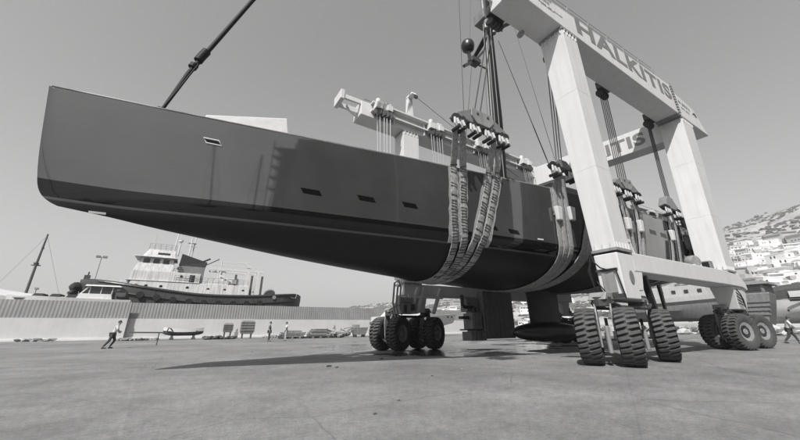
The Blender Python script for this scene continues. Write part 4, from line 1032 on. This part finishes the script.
for x in (-7.4, -6.1, -4.1, -.4, 2.7, 5.3, 8.3): b.lathe([(0, 0), (.2, 0), (.24, .04), (0, .04)], axis((x, 67.29, 7.75 if x < 0 else 7.65), (0, -1, 0)), 12)
build_each(b, 'porthole', winm, dh)
whb = MB(); whb.loft([q4(-8.5, 1.2, 67.5, 72.5, 8.55), q4(-8.3, 1.2, 67.5, 72.5, 10.2)]); whb.loft([q4(-8.3, -2.6, 67.6, 72.4, 10.2), q4(-8.0, -2.9, 67.8, 72.2, 11.35)])
whb.box(-8.9, 1.25, 67.2, 72.8, 8.55, 8.66); whb.loft([q4(-7.9, -3.0, 68, 72, 11.35), q4(-7.7, -3.2, 68.1, 71.9, 12.45)]); whb.box(-8.6, -2.7, 67.5, 72.5, 12.45, 12.6); whb.loft([q4(-7.6, -3.0, 68.1, 71.9, 12.6), q4(-6.9, -3.2, 68.4, 71.6, 13.9)])
whb = whb.build('wheelhouse', tugw, tug, bevel=.05)
b = MB()
for k in range(3): b.loft([q4(-7.35+1.35*k, -6.45+1.35*k, 67.97, 68.0, 11.55), q4(-7.3+1.35*k, -6.45+1.35*k, 68.03, 68.08, 12.3)])
for k in range(4): b.box(-7.86+.02*k, -7.82, 68.3+.9*k, 69.0+.9*k, 11.55, 12.25)
b.box(-5.6, -3.9, 68.2, 68.3, 12.95, 13.4); build_each(b, 'window', winm, whb)
b = MB(); b.lathe([(0, 0), (.22, 0), (.22, .05), (0, .05)], axis((-1.6, 67.49, 9.6), (0, -1, 0)), 12); b.lathe([(0, 0), (.22, 0), (.22, .05), (0, .05)], axis((-2.3, 67.75, 10.9), (0, -1, 0)), 12)
b.box(-.4, .4, 67.46, 67.5, 8.7, 9.9); build_each(b, 'porthole', winm, whb)
fu = MB(); fu.loft([q4(-2.3, 1.6, 68.6, 71.4, 8.6), q4(-2.3, 1.7, 68.7, 71.3, 11.6)], 0); fu.loft([q4(-2.34, 1.74, 68.66, 71.34, 11.6), [(-2.2, 68.9, 13.7), (1.9, 68.9, 12.5), (1.9, 71.1, 12.5), (-2.2, 71.1, 13.7)]], 1)
fu.bar((.9, 70, 12.6), (2.3, 70, 13.4), .3, .3, 1); fu.bar((1.8, 70, 12.2), (3.8, 70, 13.5), .16, .16, 1); fu.build('funnel', [gelgrey, black], tug, bevel=.05)
b = MB()
b.tube([(-6.6, 70, 13.9), (-6.6, 70, 16.9)], .05, 6); b.tube([(-6.0, 69.3, 13.9), (-6.0, 69.3, 15)], .04, 6); b.tube([(-3.6, 70, 13.4), (-3.4, 70, 17.6)], .1, 8); b.tube([(-3.0, 70, 16.6), (-2.9, 70, 18)], .05, 6); b.lathe([(.0, 0), (.35, 0), (.35, .3), (0, .3)], Matrix.Translation((-2.85, 70, 16.0)), 14); b.tube([(-2.85, 70, 13.4), (-2.85, 70, 16.0)], .12, 8)
b.tube([(-1.2, 69.6, 13.3), (-1.2, 69.6, 16.9)], .11, 8); b.tube([(-.8, 70.2, 13.2), (-.6, 70.2, 17.3)], .1, 8); b.box(-1.7, -.4, 69.5, 70.3, 15.9, 16.05); b.tube([(-1.8, 69.8, 15.3), (-.2, 69.8, 15.3)], .05, 6); build_each(b, 'mast', tugw, tug)
for x0, x1, z, y in ((-2.5, 1.4, 8.66, 67.3), (1.6, 9.0, 8.55, 67.35), (-7, -3.2, 13.9, 68.4), (-3, 1.2, 10.2, 67.6)):
    b = MB(); n = int((x1-x0)/.75)
    for k in range(n+1): b.tube([(x0+(x1-x0)*k/n, y, z), (x0+(x1-x0)*k/n, y, z+1)], .03, 4)
    for h in (.35, .68, 1): b.tube([(x0, y, z+h), (x1, y, z+h)], .025, 4)
    b.build('railing', steel, tug)
b = MB(); b.box(2.2, 5.6, 68, 72, 8.55, 9.3); b.loft([q4(3.6, 5.2, 68.3, 69.6, 8.55), q4(4.0, 5.0, 68.4, 69.4, 11.1)]); b.box(5.9, 7.4, 68.4, 70, 8.55, 9.9); b.bar((4.3, 68.2, 10.2), (7.5, 67.8, 8.6), .3); b.box(6.2, 7.0, 67.4, 67.7, 8.8, 9.6); b.lump((5.0, 68.4, 9.5), .5, 1, 0, .1); b.build('deck_gear', [tugw], tug, bevel=.05)
b = MB()
for x in (8.6, 10.4): b.box(x, x+.5, 68.2, 68.7, 6.8, 11.2); b.box(x, x+.5, 71, 71.5, 6.8, 11.2)
b.box(2.5, 11.6, 68.2, 68.5, 11.2, 11.6); b.box(2.5, 11.6, 71.2, 71.5, 11.2, 11.6)
for k in range(14): b.tube([(2.6+.66*k, 68.3, 11.6), (2.6+.66*k, 68.3, 12.1)], .035, 4)
b.tube([(2.6, 68.3, 12.1), (11.6, 68.3, 12.1)], .04, 5); b.tube([(4.3, 68.3, 10.6), (4.1, 68.3, 12.9)], .1, 6); b.tube([(4.2, 68.3, 12.6), (9.0, 68.3, 12.9)], .05, 5); b.bar((7.9, 68.3, 12.9), (9.8, 68.3, 11.6), .2); b.box(8.5, 9.3, 68.2, 69, 12.0, 12.5)
b.build('stern_gantry', white, tug)
b = MB()
for x in (6.7, 9.5, 11.3): b.box(x, x+.35, 68.1, 68.5, 6.9, 10.6)
build_each(b, 'tow_post', woodd, tug)
b = MB(); b.lathe([(.9, -.14), (1.05, 0), (.9, .14)], axis((13.0, 67.6, 7.3), (0, 1, .6)), 16); b.lathe([(.22, -.05), (.34, -.05), (.34, .05), (.22, .05)], axis((13.6, 65.78, 6.6), (0, 1, 0)), 16); b.tube([(16.3, 66.6, 7.3), (17, 66.5, 6.7), (17.8, 66.7, 6.65), (18.0, 66.8, 7.4)], .07, 6); build_each(b, 'mooring_gear', grey, tug)

cr = thing('cabin_cruiser', 'small white cabin cruiser with dark windows seen over the fence, left of the tug wheelhouse', 'motor boat', (-11, 61, -1.6))
b = MB(); rg = []
for i in range(13):
    t = i/12; x = -19+12.4*t; w = 1.9*math.sin(math.pi/2*min(1, (t+.02)*2.2)); sh = 5.0+.35*(1-t)**2-.05
    rg.append([(x, 61-w, sh), (x+.6*(1-t), 61-w*.75, 1.0), (x+.6*(1-t), 61, -2.0), (x+.6*(1-t), 61+w*.75, 1.0), (x, 61+w, sh)])
b.loft(rg); b.build('hull', white2, cr, smooth=40)
b = MB(); b.loft([q4(-12.4, -8.7, 59.5, 62.5, 4.9), q4(-12.1, -8.9, 59.6, 62.4, 5.65)]); b.box(-11.3, -11.18, 59.7, 62.3, 5.6, 6.7); b.box(-10.1, -10.0, 59.68, 62.3, 5.6, 6.7); b.box(-8.95, -8.85, 59.68, 62.3, 5.6, 6.7)
b.loft([q4(-12.15, -11.95, 59.65, 62.35, 5.6), q4(-11.4, -11.2, 59.7, 62.3, 6.7)]); b.loft([q4(-11.8, -7.9, 59.4, 62.6, 6.62), q4(-11.7, -8.2, 59.6, 62.4, 6.82)]); b.box(-18.2, -12.6, 59.9, 62.1, 4.9, 5.15); cab = b.build('cabin', white2, cr, bevel=.03)
b = MB(); b.loft([q4(-12.0, -8.95, 59.74, 62.26, 5.65), q4(-11.35, -8.95, 59.78, 62.22, 6.62)]); b.build('window', winm, cab)
b = MB(); 
for x in (-16.6, -15, -13.4): b.loft([q4(x, x+1.1, 59.8, 62.2, 5.1), q4(x+.25, x+1.0, 60, 62, 5.5)])
build_each(b, 'skylight', winm, cab)
b = MB(); b.box(-8.5, -7.4, 59.8, 62.2, 5.4, 6.1); b.lump((-7.9, 61, 5.5), .6, 2, 0, .2, (1, 2, .7)); b.build('folded_awning', tarp, cr)
ms = thing('masted_boat', 'old boat with a dark bare raking mast beyond the fence at the far left', 'sailing boat', (-21, 76, -1.6))
b = MB(); rg = []
for i in range(13):
    t = i/12; x = -30+15*t; w = 2.2*math.sin(math.pi*(.05+.9*t))**.6; sh = 5.0+1.0*(2*t-1)**2
    rg.append([(x, 76-w, sh), (x, 76-w*.7, .5), (x, 76, -1.9), (x, 76+w*.7, .5), (x, 76+w, sh)])
b.loft(rg); b.build('hull', white2, ms, smooth=40)
b = MB(); b.tube([(-21.7, 76, 5), (-21.75, 76, 11), (-21.7, 76, 16.2)], [.2, .17, .11], 8); b.box(-22.3, -21.2, 75.9, 76.1, 10.9, 11.05); b.lump((-21.75, 76, 11.2), .35, 1, 0, .3); b.lump((-21.72, 76, 13.8), .2, 1, 0, .2); b.build('mast', woodd, ms)
b = MB(); 
for x in (-26, -17.5): b.tube([(-21.7, 76, 15.9), (x, 76, 5.6)], .015, 4)
build_each(b, 'stay', rope, ms)
b = MB(); b.tube([(-20.7, 76, 5.5), (-20.7, 76, 7.4)], .06, 6); b.box(-20.9, -20.5, 75.8, 76.2, 7.2, 7.5); b.build('deck_light', grey, ms)
cv = thing('covered_boat', 'boat under a pale sagging cover behind the fence at the left edge', 'covered boat', (-26, 70, -1.6))
b = MB(); b.loft([[(x, 70-w, 3.0), (x, 70-w, z-.8), (x, 70-.5, z), (x, 70+.5, z), (x, 70+w, z-.8), (x, 70+w, 3.0)] for x, w, z in ((-33, 2.2, 8.0), (-29, 2.6, 7.8), (-25, 2.6, 7.2), (-22, 2.4, 6.5), (-19.5, 2.0, 6.1), (-16.5, 1.4, 5.6))]); b.build('cover', tarpw, cv, smooth=30)
b = MB(); b.loft([[(x, 70-w, 3.2), (x, 70-w*.6, -1.6), (x, 70+w*.6, -1.6), (x, 70+w, 3.2)] for x, w in ((-33, 2.3), (-25, 2.65), (-18, 1.8), (-15.5, .3))]); b.build('hull', gelgrey, cv)
b = MB(); b.tube([(-24.9, 70, 6.9), (-24.4, 70, 11.6)], .07, 6); b.build('pole', white2, cv)
lp = thing('lamp_post', 'thin tall lamp post with a double head between the raking mast and the tug', 'lamp post', (-15.2, 82, 0))
b = MB(); b.tube([(-15.2, 82, -1.5), (-15.2, 82, 14)], .07, 6); b.build('post', grey, lp)
b = MB(); b.box(-16.0, -15.4, 81.8, 82.2, 13.9, 14.3); b.box(-15.0, -14.4, 81.8, 82.2, 13.9, 14.3); b.box(-15.5, -14.9, 81.95, 82.05, 14.0, 14.1); build_each(b, 'lamp_head', midgrey, lp)

# ---------------------------------------------------------------- boats ashore to the right
mb = thing('motor_boat', 'white motor boat ashore seen between the far wheels, bow pointing right', 'motor boat', (27, 40, .8))
b = MB(); rg = []
for i in range(17):
    t = i/16; x = 21.5+13.6*t; w = 1.9*min(1, (1-t)*2.6)**.7*(.9+.1*min(1, t*4)); w = max(.03, w); sh = 2.55+.55*t**2; kz = 1.0+1.3*max(0, t-.55)**1.5*2
    rg.append([(x, 40-w, sh), (x-.2*t, 40-w*.9, sh-.55), (x-.5*t, 40-w*.6, kz+.35), (x-.6*t, 40, kz), (x-.5*t, 40+w*.6, kz+.35), (x-.2*t, 40+w*.9, sh-.55), (x, 40+w, sh)])
b.loft(rg); b.build('hull', white2, mb, smooth=40)
b = MB(); b.loft([q4(22.5, 30, 38.8, 41.2, 2.5), q4(23.2, 28.6, 39.1, 40.9, 3.3)]); b.build('cabin', white2, mb, bevel=.05)
b = MB()
for x in (32.6, 33.6): b.lathe([(0, 0), (.13, 0), (.13, .06), (0, .06)], axis((x, 40-1.9*((35.1-x)/13.6*2.6)**.7-.0, 2.6), (0, -1, 0)), 10)
build_each(b, 'porthole', black, mb)
for x in (24, 28, 31):
    b = MB(); b.box(x-.3, x+.3, 39.2, 40.8, 0, .3); b.box(x-.2, x+.2, 39.5, 40.5, .3, 1.3); tag(b.build('keel_block', woodd), 'timber keel block under the white motor boat, '+{24: 'the left one', 28: 'the middle one', 31: 'the right one'}[x], 'block')
def shore_boat(x, y0, y1, label, zk, zs, m_top, m_band, m_low, bow=-1, name='laid_up_boat', cat='boat', cabin=None):
    o = thing(name, label, cat, (x, (y0+y1)/2, 0)); b = MB(); rg = []; n = 24
    for i in range(n+1):
        t = i/n; y = y0+(y1-y0)*t; tt = t if bow > 0 else 1-t
        w = 2.9*min(1, (1-tt)*2.2+.02)**.65; sh = zs+.9*tt**2; k = zk+1.2*max(0, tt-.7)**2*8
        mid = k+(sh-k)*.45
        rg.append([(x-w, y, sh), (x-w, y, sh-.75), (x-w*1.0, y, sh-.8), (x-w*.99, y, sh-1.3), (x-w*.95, y, mid), (x-w*.6, y, k+.5), (x, y, k), (x+w*.6, y, k+.5), (x+w*.95, y, mid), (x+w, y, sh-1.3), (x+w, y, sh)])
    b.loft(rg)
    b.bm.faces.ensure_lookup_table()
    for fc in b.bm.faces:
        c = fc.calc_center_median(); t = (c.y-y0)/(y1-y0); tt = t if bow > 0 else 1-t; s_ = zs+.9*tt**2
        fc.material_index = 0 if c.z > s_-.76 else (1 if c.z > s_-1.25 else 2)
    b.build('hull', [m_top, m_band, m_low], o, smooth=30)
    if cabin:
        ca, cb_, cz = cabin; b = MB(); b.loft([q4(x-2.0, x+2.0, ca, cb_, zs-.05), q4(x-1.7, x+1.7, ca+.6, cb_-.6, zs+cz)]); c = b.build('cabin', houseg, o, bevel=.08)
        b = MB(); n = 5
        for k in range(n): yy = ca+.9+(cb_-ca-1.8)*k/n; b.box(x-2.0, x-1.8, yy, yy+(cb_-ca-1.8)/n*.3, zs+cz*.45, zs+cz*.68)
        build_each(b, 'window', winm, c)
    for yy in (y0+(y1-y0)*.25, y0+(y1-y0)*.6):
        b = MB(); b.box(x-.8, x+.8, yy-.4, yy+.4, 0, zk+.3)
        for s in (-1, 1): b.bar((x+s*2.2, yy, 0), (x+s*2.0, yy, zk+1.2), .2)
        b.build('cradle', dark, o)
    return o
shore_boat(75, 15, 36, 'large white-topped, grey-bottomed laid-up boat seen under the near lower beam', 1.9, 5.6, houseg, dark, gelgrey, -1, cabin=(20, 31, 2.2))
shore_boat(92, 2, 19, 'white laid-up boat with a row of dark windows at the right edge', 1.9, 4.9, white2, white2, white2, 1, cabin=None)
o = [q for q in col.objects if q.name.startswith('laid_up_boat')][-1]
b = MB()
for yy in (5, 8.2, 11.4, 14.6): b.lathe([(0, 0), (.16, 0), (.16, .05), (0, .05)], axis((89.1, yy, 3.6), (-1, 0, 0)), 12)
b.box(89.0, 89.1, 9.5, 14, 5.1, 5.45); b.box(89.0, 89.1, 4, 8, 5.1, 5.45); build_each(b, 'window', winm, o)
o = thing('covered_boat', 'boat under a dark humped tarpaulin at the right edge above the white laid-up hull', 'covered boat', (100, 10, 0))
b = MB(); b.loft([[(100-w, y, 6.0), (100-w, y, z-1), (100-.4*w, y, z), (100+.4*w, y, z), (100+w, y, z-1), (100+w, y, 6.0)] for y, w, z in ((0, 2.2, 8.6), (4, 2.8, 9.2), (8, 3, 9.3), (12, 3, 9.0), (16, 2.8, 8.6), (19.5, 2.0, 7.8))]); b.build('cover', tarp, o, smooth=40)
b = MB(); b.loft([[(100-w, y, 6.05), (100-w*.6, y, 2.2), (100, y, 1.5), (100+w*.6, y, 2.2), (100+w, y, 6.05)] for y, w in ((0, 2.2), (8, 3), (16, 2.8), (20, 1.2))]); b.build('hull', white2, o)
b = MB(); b.box(99, 101, 4, 5, 0, 2.3); b.box(99, 101, 13, 14, 0, 2.3); build_each(b, 'cradle', dark, o)
b = MB(); b.box(96.7, 96.9, 10.5, 15, 6.2, 7.3); b.build('white_sheet', tarpw, o)
o = thing('wooden_boat', 'old wooden boat stern with slatted sides behind the right-hand wheels', 'wooden boat', (66, 13, 0))
b = MB(); b.loft([[(66, y0, z), (66, y1, z), (72, y1+.9, z), (72, y0+.5, z)] for y0, y1, z in ((13.0, 14.4, 1.2), (12.6, 15.0, 2.6), (12.2, 15.4, 4.0), (11.9, 15.6, 5.4))]); b.build('hull', midgrey, o, bevel=.15)
b = MB()
for k in range(4): b.box(65.85, 66.0, 12.45-.1*k, 15.05+.1*k, 2.5+.55*k, 2.68+.55*k)
build_each(b, 'rubbing_strake', gelgrey, o)
b = MB(); b.box(66.2, 71, 12.3, 15.4, 5.4, 6.5); b.loft([q4(65.8, 71.5, 11.7, 16.0, 6.5), q4(66.2, 71, 12.1, 15.6, 7.0)]); b.build('cabin', midgrey, o, bevel=.1)
b = MB(); b.box(66.1, 66.19, 12.6, 14.8, 5.65, 6.3); build_each(b, 'window', winm, o)
b = MB(); b.box(67, 68, 13.2, 14.4, 0, 1.5); b.box(70.5, 71.5, 13.6, 14.8, 0, 1.5); build_each(b, 'cradle', dark, o)
# yard clutter under the laid-up boats
b = MB()
for i in range(150):
    y = random.uniform(2, 40); x = random.uniform(62, 72); b.lump((x, y, random.uniform(.1, .9)), random.uniform(.2, .7), 1, random.choice((0, 1, 2)), .35, (1, 1.4, .8))
tag(b.build('yard_clutter', [rubble, woodd, white2]), 'jumble of props and scrap under the laid-up boats', 'clutter', kind='stuff')

# ---------------------------------------------------------------- hillside, town, scrub
KEY = [-6, 12, 20, 30, 45, 60, 68, 74, 78, 85, 100, 125]
RID = [.2, .6, 2.4, 3.9, 4.2, 4.6, 6, 9.7, 11.7, 12.4, 17, 22]
def hill_z(a, d):
    # a in degrees east of north (+Y), d in metres
    el = spl(KEY, RID, a); top = math.tan(R(el))*1000
    d0 = 330; d1 = 1000
    t = (d-d0)/(d1-d0)
    if t <= 0: z = -2+3.5*max(0, (d-260)/70)
    else:
        t2 = min(t, 1); z = 1.5+(top-1.5)*(t2**1.15)
        z *= 1-max(0, t-1)*.6
        x, y = d*math.sin(R(a)), d*math.cos(R(a))
        z += (noise.fractal(Vector((x/160, y/160, 0)), 1, 2, 5))*top*.10*min(1, t*3)
    return z
b = MB(); AA = [-6+.8*k for k in range(160)]; DD = [255+12*k for k in range(30)]+[615+22*k for k in range(45)]
rows = [[b.bm.verts.new((d*math.sin(R(a)), d*math.cos(R(a)), hill_z(a, d))) for d in DD] for a in AA]
for A, B in zip(rows[:-1], rows[1:]):
    for i in range(len(A)-1): b.face((A[i], A[i+1], B[i+1], B[i]))
hillm = mat('hillside_earth', .37, .95, var=.5, scale=.03, bump=.6, bscale=.2)
tag(b.build('hillside', hillm, smooth=180), kind='structure')
items = []; ntry = 0
while len(items) < 11000:
    a = random.uniform(8, 100); d = random.uniform(340, 1080)
    x, y = d*math.sin(R(a)), d*math.cos(R(a))
    dens = noise.noise(Vector((x/70, y/70, 3)))+.6*noise.noise(Vector((x/22, y/22, 9)))
    if random.random() > .12+1.9*dens+.45*(d > 540): continue
    z = hill_z(a, d); r = random.uniform(.9, 1)**3*random.choice((1.3, 1.8, 2.6, 3.6)); items.append(((x, y, z+r*.2), r, (1.3, 1.3, .7), 0))
tag(lump_cloud('hill_scrub', items, [scrubm]), 'dark scrub scattered over the hillside above the white town', 'scrub', kind='stuff')
protos = []
def house(w, d, h, kind):
    # a few pixels across in the picture: one mesh, windows and roof in their own materials
    b = MB(); b.box(-w/2, w/2, -d/2, d/2, -3, h, 0)
    if kind % 3 == 0: b.box(-w/2, w*.1, -d/2+1.5, d/2, h, h+2.6, 0)
    if kind % 3 == 1: b.box(-w/2-.2, w/2+.2, -d/2-.2, d/2+.2, h, h+.5, 0)
    if kind % 3 == 2: b.loft([q4(-w/2-.3, w/2+.3, -d/2-.3, d/2+.3, h), q4(-w*.35, w*.35, -.1, .1, h+1.8)], 2)
    n = int(w/2.6); fl = int(h/2.9)
    for f_ in range(fl):
        if random.random() < .5: b.box(-w/2+.3, w/2-random.uniform(.5, w*.6), -d/2-1.2, -d/2, 2.75+2.9*f_-.12, 2.75+2.9*f_, 0)
        for k in range(n):
            if random.random() < .6:
                x = -w/2+w*(k+.5)/n+random.uniform(-.2, .2); hh = random.choice((1.3, 1.3, 2.1)); b.box(x-.5, x+.5, -d/2-.05, -d/2+.1, 2.1-hh+2.9*f_+.1, 2.1+2.9*f_, 1)
        for k in (-1, 1):
            if random.random() < .6: b.box(w/2*k-.05, w/2*k+.05, -1, .4, .7+2.9*f_, 2.1+2.9*f_, 1)
    o = b.build('house', [houseg if kind > 5 else housew, winm, houser])
    return tag(o, 'small pale house of the town on the distant hillside', 'house', 'white houses on the hillside')
protos = [house(11, 9, 6.2, 0), house(9, 8, 5.9, 1), house(8, 9, 3.4, 2), house(14, 9, 9, 1), house(10, 8, 6.2, 6), house(12, 10, 6.3, 2), house(17, 9, 6.2, 1), house(7, 8, 6, 0), house(13, 8, 9.2, 7), house(10, 9, 3.6, 1)]
used = set(); cnt = 0; spots = []
tries = 0
def try_place(a, d, gap=11):
    x, y = d*math.sin(R(a)), d*math.cos(R(a))
    for (X, Y) in spots:
        if (X-x)**2+(Y-y)**2 < gap*gap: return
    spots.append((x, y)); z = hill_z(a, d)
    k = random.randrange(len(protos))
    if k not in used: o = protos[k]; used.add(k)
    else: o = copy_tree(protos[k])
    o.location = (x, y, z+.3); o.rotation_euler = (0, 0, -R(a)+random.uniform(-.6, .6)); s = random.uniform(1.0, 1.5); o.scale = (s, s, s*random.uniform(.85, 1.15))
while len(spots) < 238 and tries < 20000:
    tries += 1
    a = random.uniform(76.5, 86); t = random.random()**1.05; d = 350+t*380
    try_place(a, d, 8.5)
while len(spots) < 298 and tries < 60000:
    tries += 1
    a = random.uniform(19, 69); t = random.random()**1.3; d = 335+t*(420)
    try_place(a, d, 13)

# ---------------------------------------------------------------- the yard behind the photographer, mirrored in the gloss of the hull
shed = thing('unseen_boat_shed', 'big grey corrugated boatbuilding shed on the landward side of the yard', 'shed', (25, -60, 0))
shedm = mat('shed_cladding', .26, .6, .2, var=.15, scale=.3, streak=.25)
b = MB()
b.loft([[(-11, -80, 0), (-11, -40, 0), (-11, -40, 31), (-11, -60, 36), (-11, -80, 31)], [(85, -80, 0), (85, -40, 0), (85, -40, 31), (85, -60, 36), (85, -80, 31)]])
b.build('wall', shedm, shed)
for x in (-4, 20, 44):
    b = MB(); b.box(x, x+16, -40.0, -39.8, 0, 15)
    for k in range(1, 6): b.box(x-.1, x+16.1, -39.8, -39.7, 2.5*k-.06, 2.5*k+.06)
    b.build('door', midgrey, shed)
sc_ = thing('scaffold_tower', 'tall steel scaffold tower standing at the left front corner of the big shed', 'scaffold', (-13.4, -42, 0))
for sx in (-2.2, 2.2):
    for sy in (-2, 2):
        b = MB(); b.tube([(-13.4+sx, -42+sy, 0), (-13.4+sx, -42+sy, 29)], .12, 6); b.build('upright', dark, sc_)
for k in range(9):
    b = MB(); b.box(-15.8, -11.05, -44.2, -39.8, 2.9+2.9*k, 3.0+2.9*k); b.build('platform', dark, sc_)
    b = MB(); b.tube([(-15.6, -40, 2.9*k), (-11.2, -40, 2.9+2.9*k)], .06, 5); b.build('brace', dark, sc_)
b = MB(); b.box(-15.2, -11.1, -43.95, -43.85, 1, 27.5); b.build('netting', tarp, sc_)
reflect_shed = thing('unseen_boat_shed', 'unseen dark shed with leaning walls, added to darken the reflections in the yacht stern', 'shed', (85, -20, 0))  # added out of view so the stern gloss mirrors something dark
b = MB(); b.loft([[(68, -70, 0), (68, -9, 0), (74, -9, 24), (92, -9, 30), (110, -9, 24), (110, -9, 0)], [(68, -70, 0), (68, -70, 0.01), (74, -70, 24), (92, -70, 30), (110, -70, 24), (110, -70, 0)]]); b.build('wall', tarp, reflect_shed)
for y in (-28, -52):
    b = MB(); b.loft([[(67.9, y, .2), (67.9, y+14, .2), (70.9, y+14, 12.5), (70.9, y, 12.5)], [(67.7, y, .2), (67.7, y+14, .2), (70.7, y+14, 12.5), (70.7, y, 12.5)]]); b.build('door', grey, reflect_shed)
for i, (x, y, h, lab) in enumerate(((9.4, -27.5, 30, 'tall-masted sailing yacht ashore in front of the shed, nearest the middle door'), (2.5, -33, 26, 'sailing yacht ashore close to the shed wall with a stout mast'), (-24, -34, 24, 'pale sailing yacht ashore with a tall mast, leftmost behind the photographer'), (-14, -30, 20, 'pale sailing yacht ashore with a shorter mast beside the shed corner'))):
    o = thing('sailing_boat', lab, 'sailing boat', (x, y, 0))
    b = MB(); rg = []
    for k in range(13):
        t_ = k/12; yy = y-5+10*t_; wd = 1.6*math.sin(math.pi*(.04+.9*t_))**.6
        rg.append([(x-wd, yy, 3.4), (x-wd*.8, yy, 2.3), (x, yy, 1.6), (x+wd*.8, yy, 2.3), (x+wd, yy, 3.4)])
    b.loft(rg); b.build('hull', white2, o, smooth=40)
    b = MB(); b.tube([(x, y, 3.3), (x, y, h)], [.2, .13], 8); b.build('mast', white2 if i == 0 else dark, o)
    b = MB(); b.bar((x-1.3, y, h*.6), (x+1.3, y, h*.6), .08); b.build('spreader', dark, o)
    b = MB(); b.tube([(x, y-4.8, 3.4), (x, y, h)], .02, 4); b.tube([(x, y+4.8, 3.4), (x, y, h)], .02, 4); b.tube([(x-1.5, y, 3.4), (x-1.3, y, h*.6), (x, y, h)], .02, 4); b.tube([(x+1.5, y, 3.4), (x+1.3, y, h*.6), (x, y, h)], .02, 4); build_each(b, 'stay', rope, o)
    b = MB(); b.box(x-.3, x+.3, y-2, y+2, 0, 1.7); b.build('keel', dark, o)
    for s in (-1, 1):
        b = MB(); b.bar((x+s*2.2, y, 0), (x+s*1.35, y, 2.6), .14); b.build('prop', dark, o)
SUN, SKY, AIR, DUST, EXPO, HAZE = 5., .071, 1.0, 2., .5, .0004
# ---------------------------------------------------------------- camera
Fw = Vector((0.50033862, 0.79462082, 0.343859)); Rt = Vector((0.84732579, -0.53104247, -0.00573612)); Up = Vector((-0.17804569, -0.2942306, 0.93900377))
cam = bpy.data.cameras.new('camera'); co = bpy.data.objects.new('camera', cam); col.objects.link(co)
M = Matrix((Rt, Up, -Fw)).transposed().to_4x4(); M.translation = (0, 0, 1.15); co.matrix_world = M
cam.sensor_width = 36; cam.lens = 327.19/800*36; cam.shift_y = -12/800; cam.clip_start = .1; cam.clip_end = 12000
sc.camera = co
# ---------------------------------------------------------------- daylight
sd = Vector((-.71, -.55, 1)).normalized()
el = math.asin(sd.z); az = math.atan2(sd.x, sd.y)
sun = bpy.data.lights.new('sun', 'SUN'); sun.energy = SUN; sun.angle = R(.53); sun.color = (1, .985, .97)
so = bpy.data.objects.new('sun', sun); col.objects.link(so); so.rotation_euler = sd.to_track_quat('Z', 'Y').to_euler(); so.location = (-20, -20, 60)
w = bpy.data.worlds.new('World'); sc.world = w; w.use_nodes = True
nt = w.node_tree; bg = nt.nodes['Background']
sky = nt.nodes.new('ShaderNodeTexSky'); sky.sky_type = 'NISHITA'; sky.sun_disc = False; sky.sun_elevation = el; sky.sun_rotation = az
sky.air_density = AIR; sky.dust_density = DUST; sky.ozone_density = 1
# black and white film, more sensitive to blue than to red
sep = nt.nodes.new('ShaderNodeSeparateColor'); nt.links.new(sky.outputs['Color'], sep.inputs['Color'])
prev = None
for ch, wt in ((0, .1), (1, .3), (2, .9)):
    m_ = nt.nodes.new('ShaderNodeMath'); m_.operation = 'MULTIPLY_ADD'; m_.inputs[1].default_value = wt; m_.inputs[2].default_value = 0
    nt.links.new(sep.outputs[ch], m_.inputs[0])
    if prev: nt.links.new(prev, m_.inputs[2])
    prev = m_.outputs[0]
nt.links.new(prev, bg.inputs['Color'])
bg.inputs['Strength'].default_value = SKY
sc.view_settings.view_transform = 'Standard'; sc.view_settings.look = 'None'; sc.view_settings.exposure = EXPO; sc.view_settings.gamma = 1
try: sc.view_settings.use_curve_mapping = False
except Exception: pass
sc.cycles.max_bounces = 8; sc.cycles.use_denoising = True
try:
    sc.cycles.denoiser = 'OPENIMAGEDENOISE'; sc.cycles.denoising_input_passes = 'RGB_ALBEDO_NORMAL'; sc.cycles.denoising_prefilter = 'ACCURATE'
except Exception: pass

# ---------------------------------------------------------------- the hazy air over the harbour
hz = bpy.data.materials.new('harbour_haze'); hz.use_nodes = True
N_ = hz.node_tree.nodes; N_.remove(N_['Principled BSDF'])
pv = N_.new('ShaderNodeVolumePrincipled'); pv.inputs['Color'].default_value = (.95, .95, .95, 1); pv.inputs['Density'].default_value = HAZE; pv.inputs['Anisotropy'].default_value = .2
hz.node_tree.links.new(pv.outputs[0], [n for n in N_ if n.type == 'OUTPUT_MATERIAL'][0].inputs['Volume'])
b = MB(); b.box(-3100, 1500, -500, 6100, -14, 262); ho = b.build('haze', hz); tag(ho, 'thin bright haze over the harbour and the far hillside', 'haze', kind='stuff')
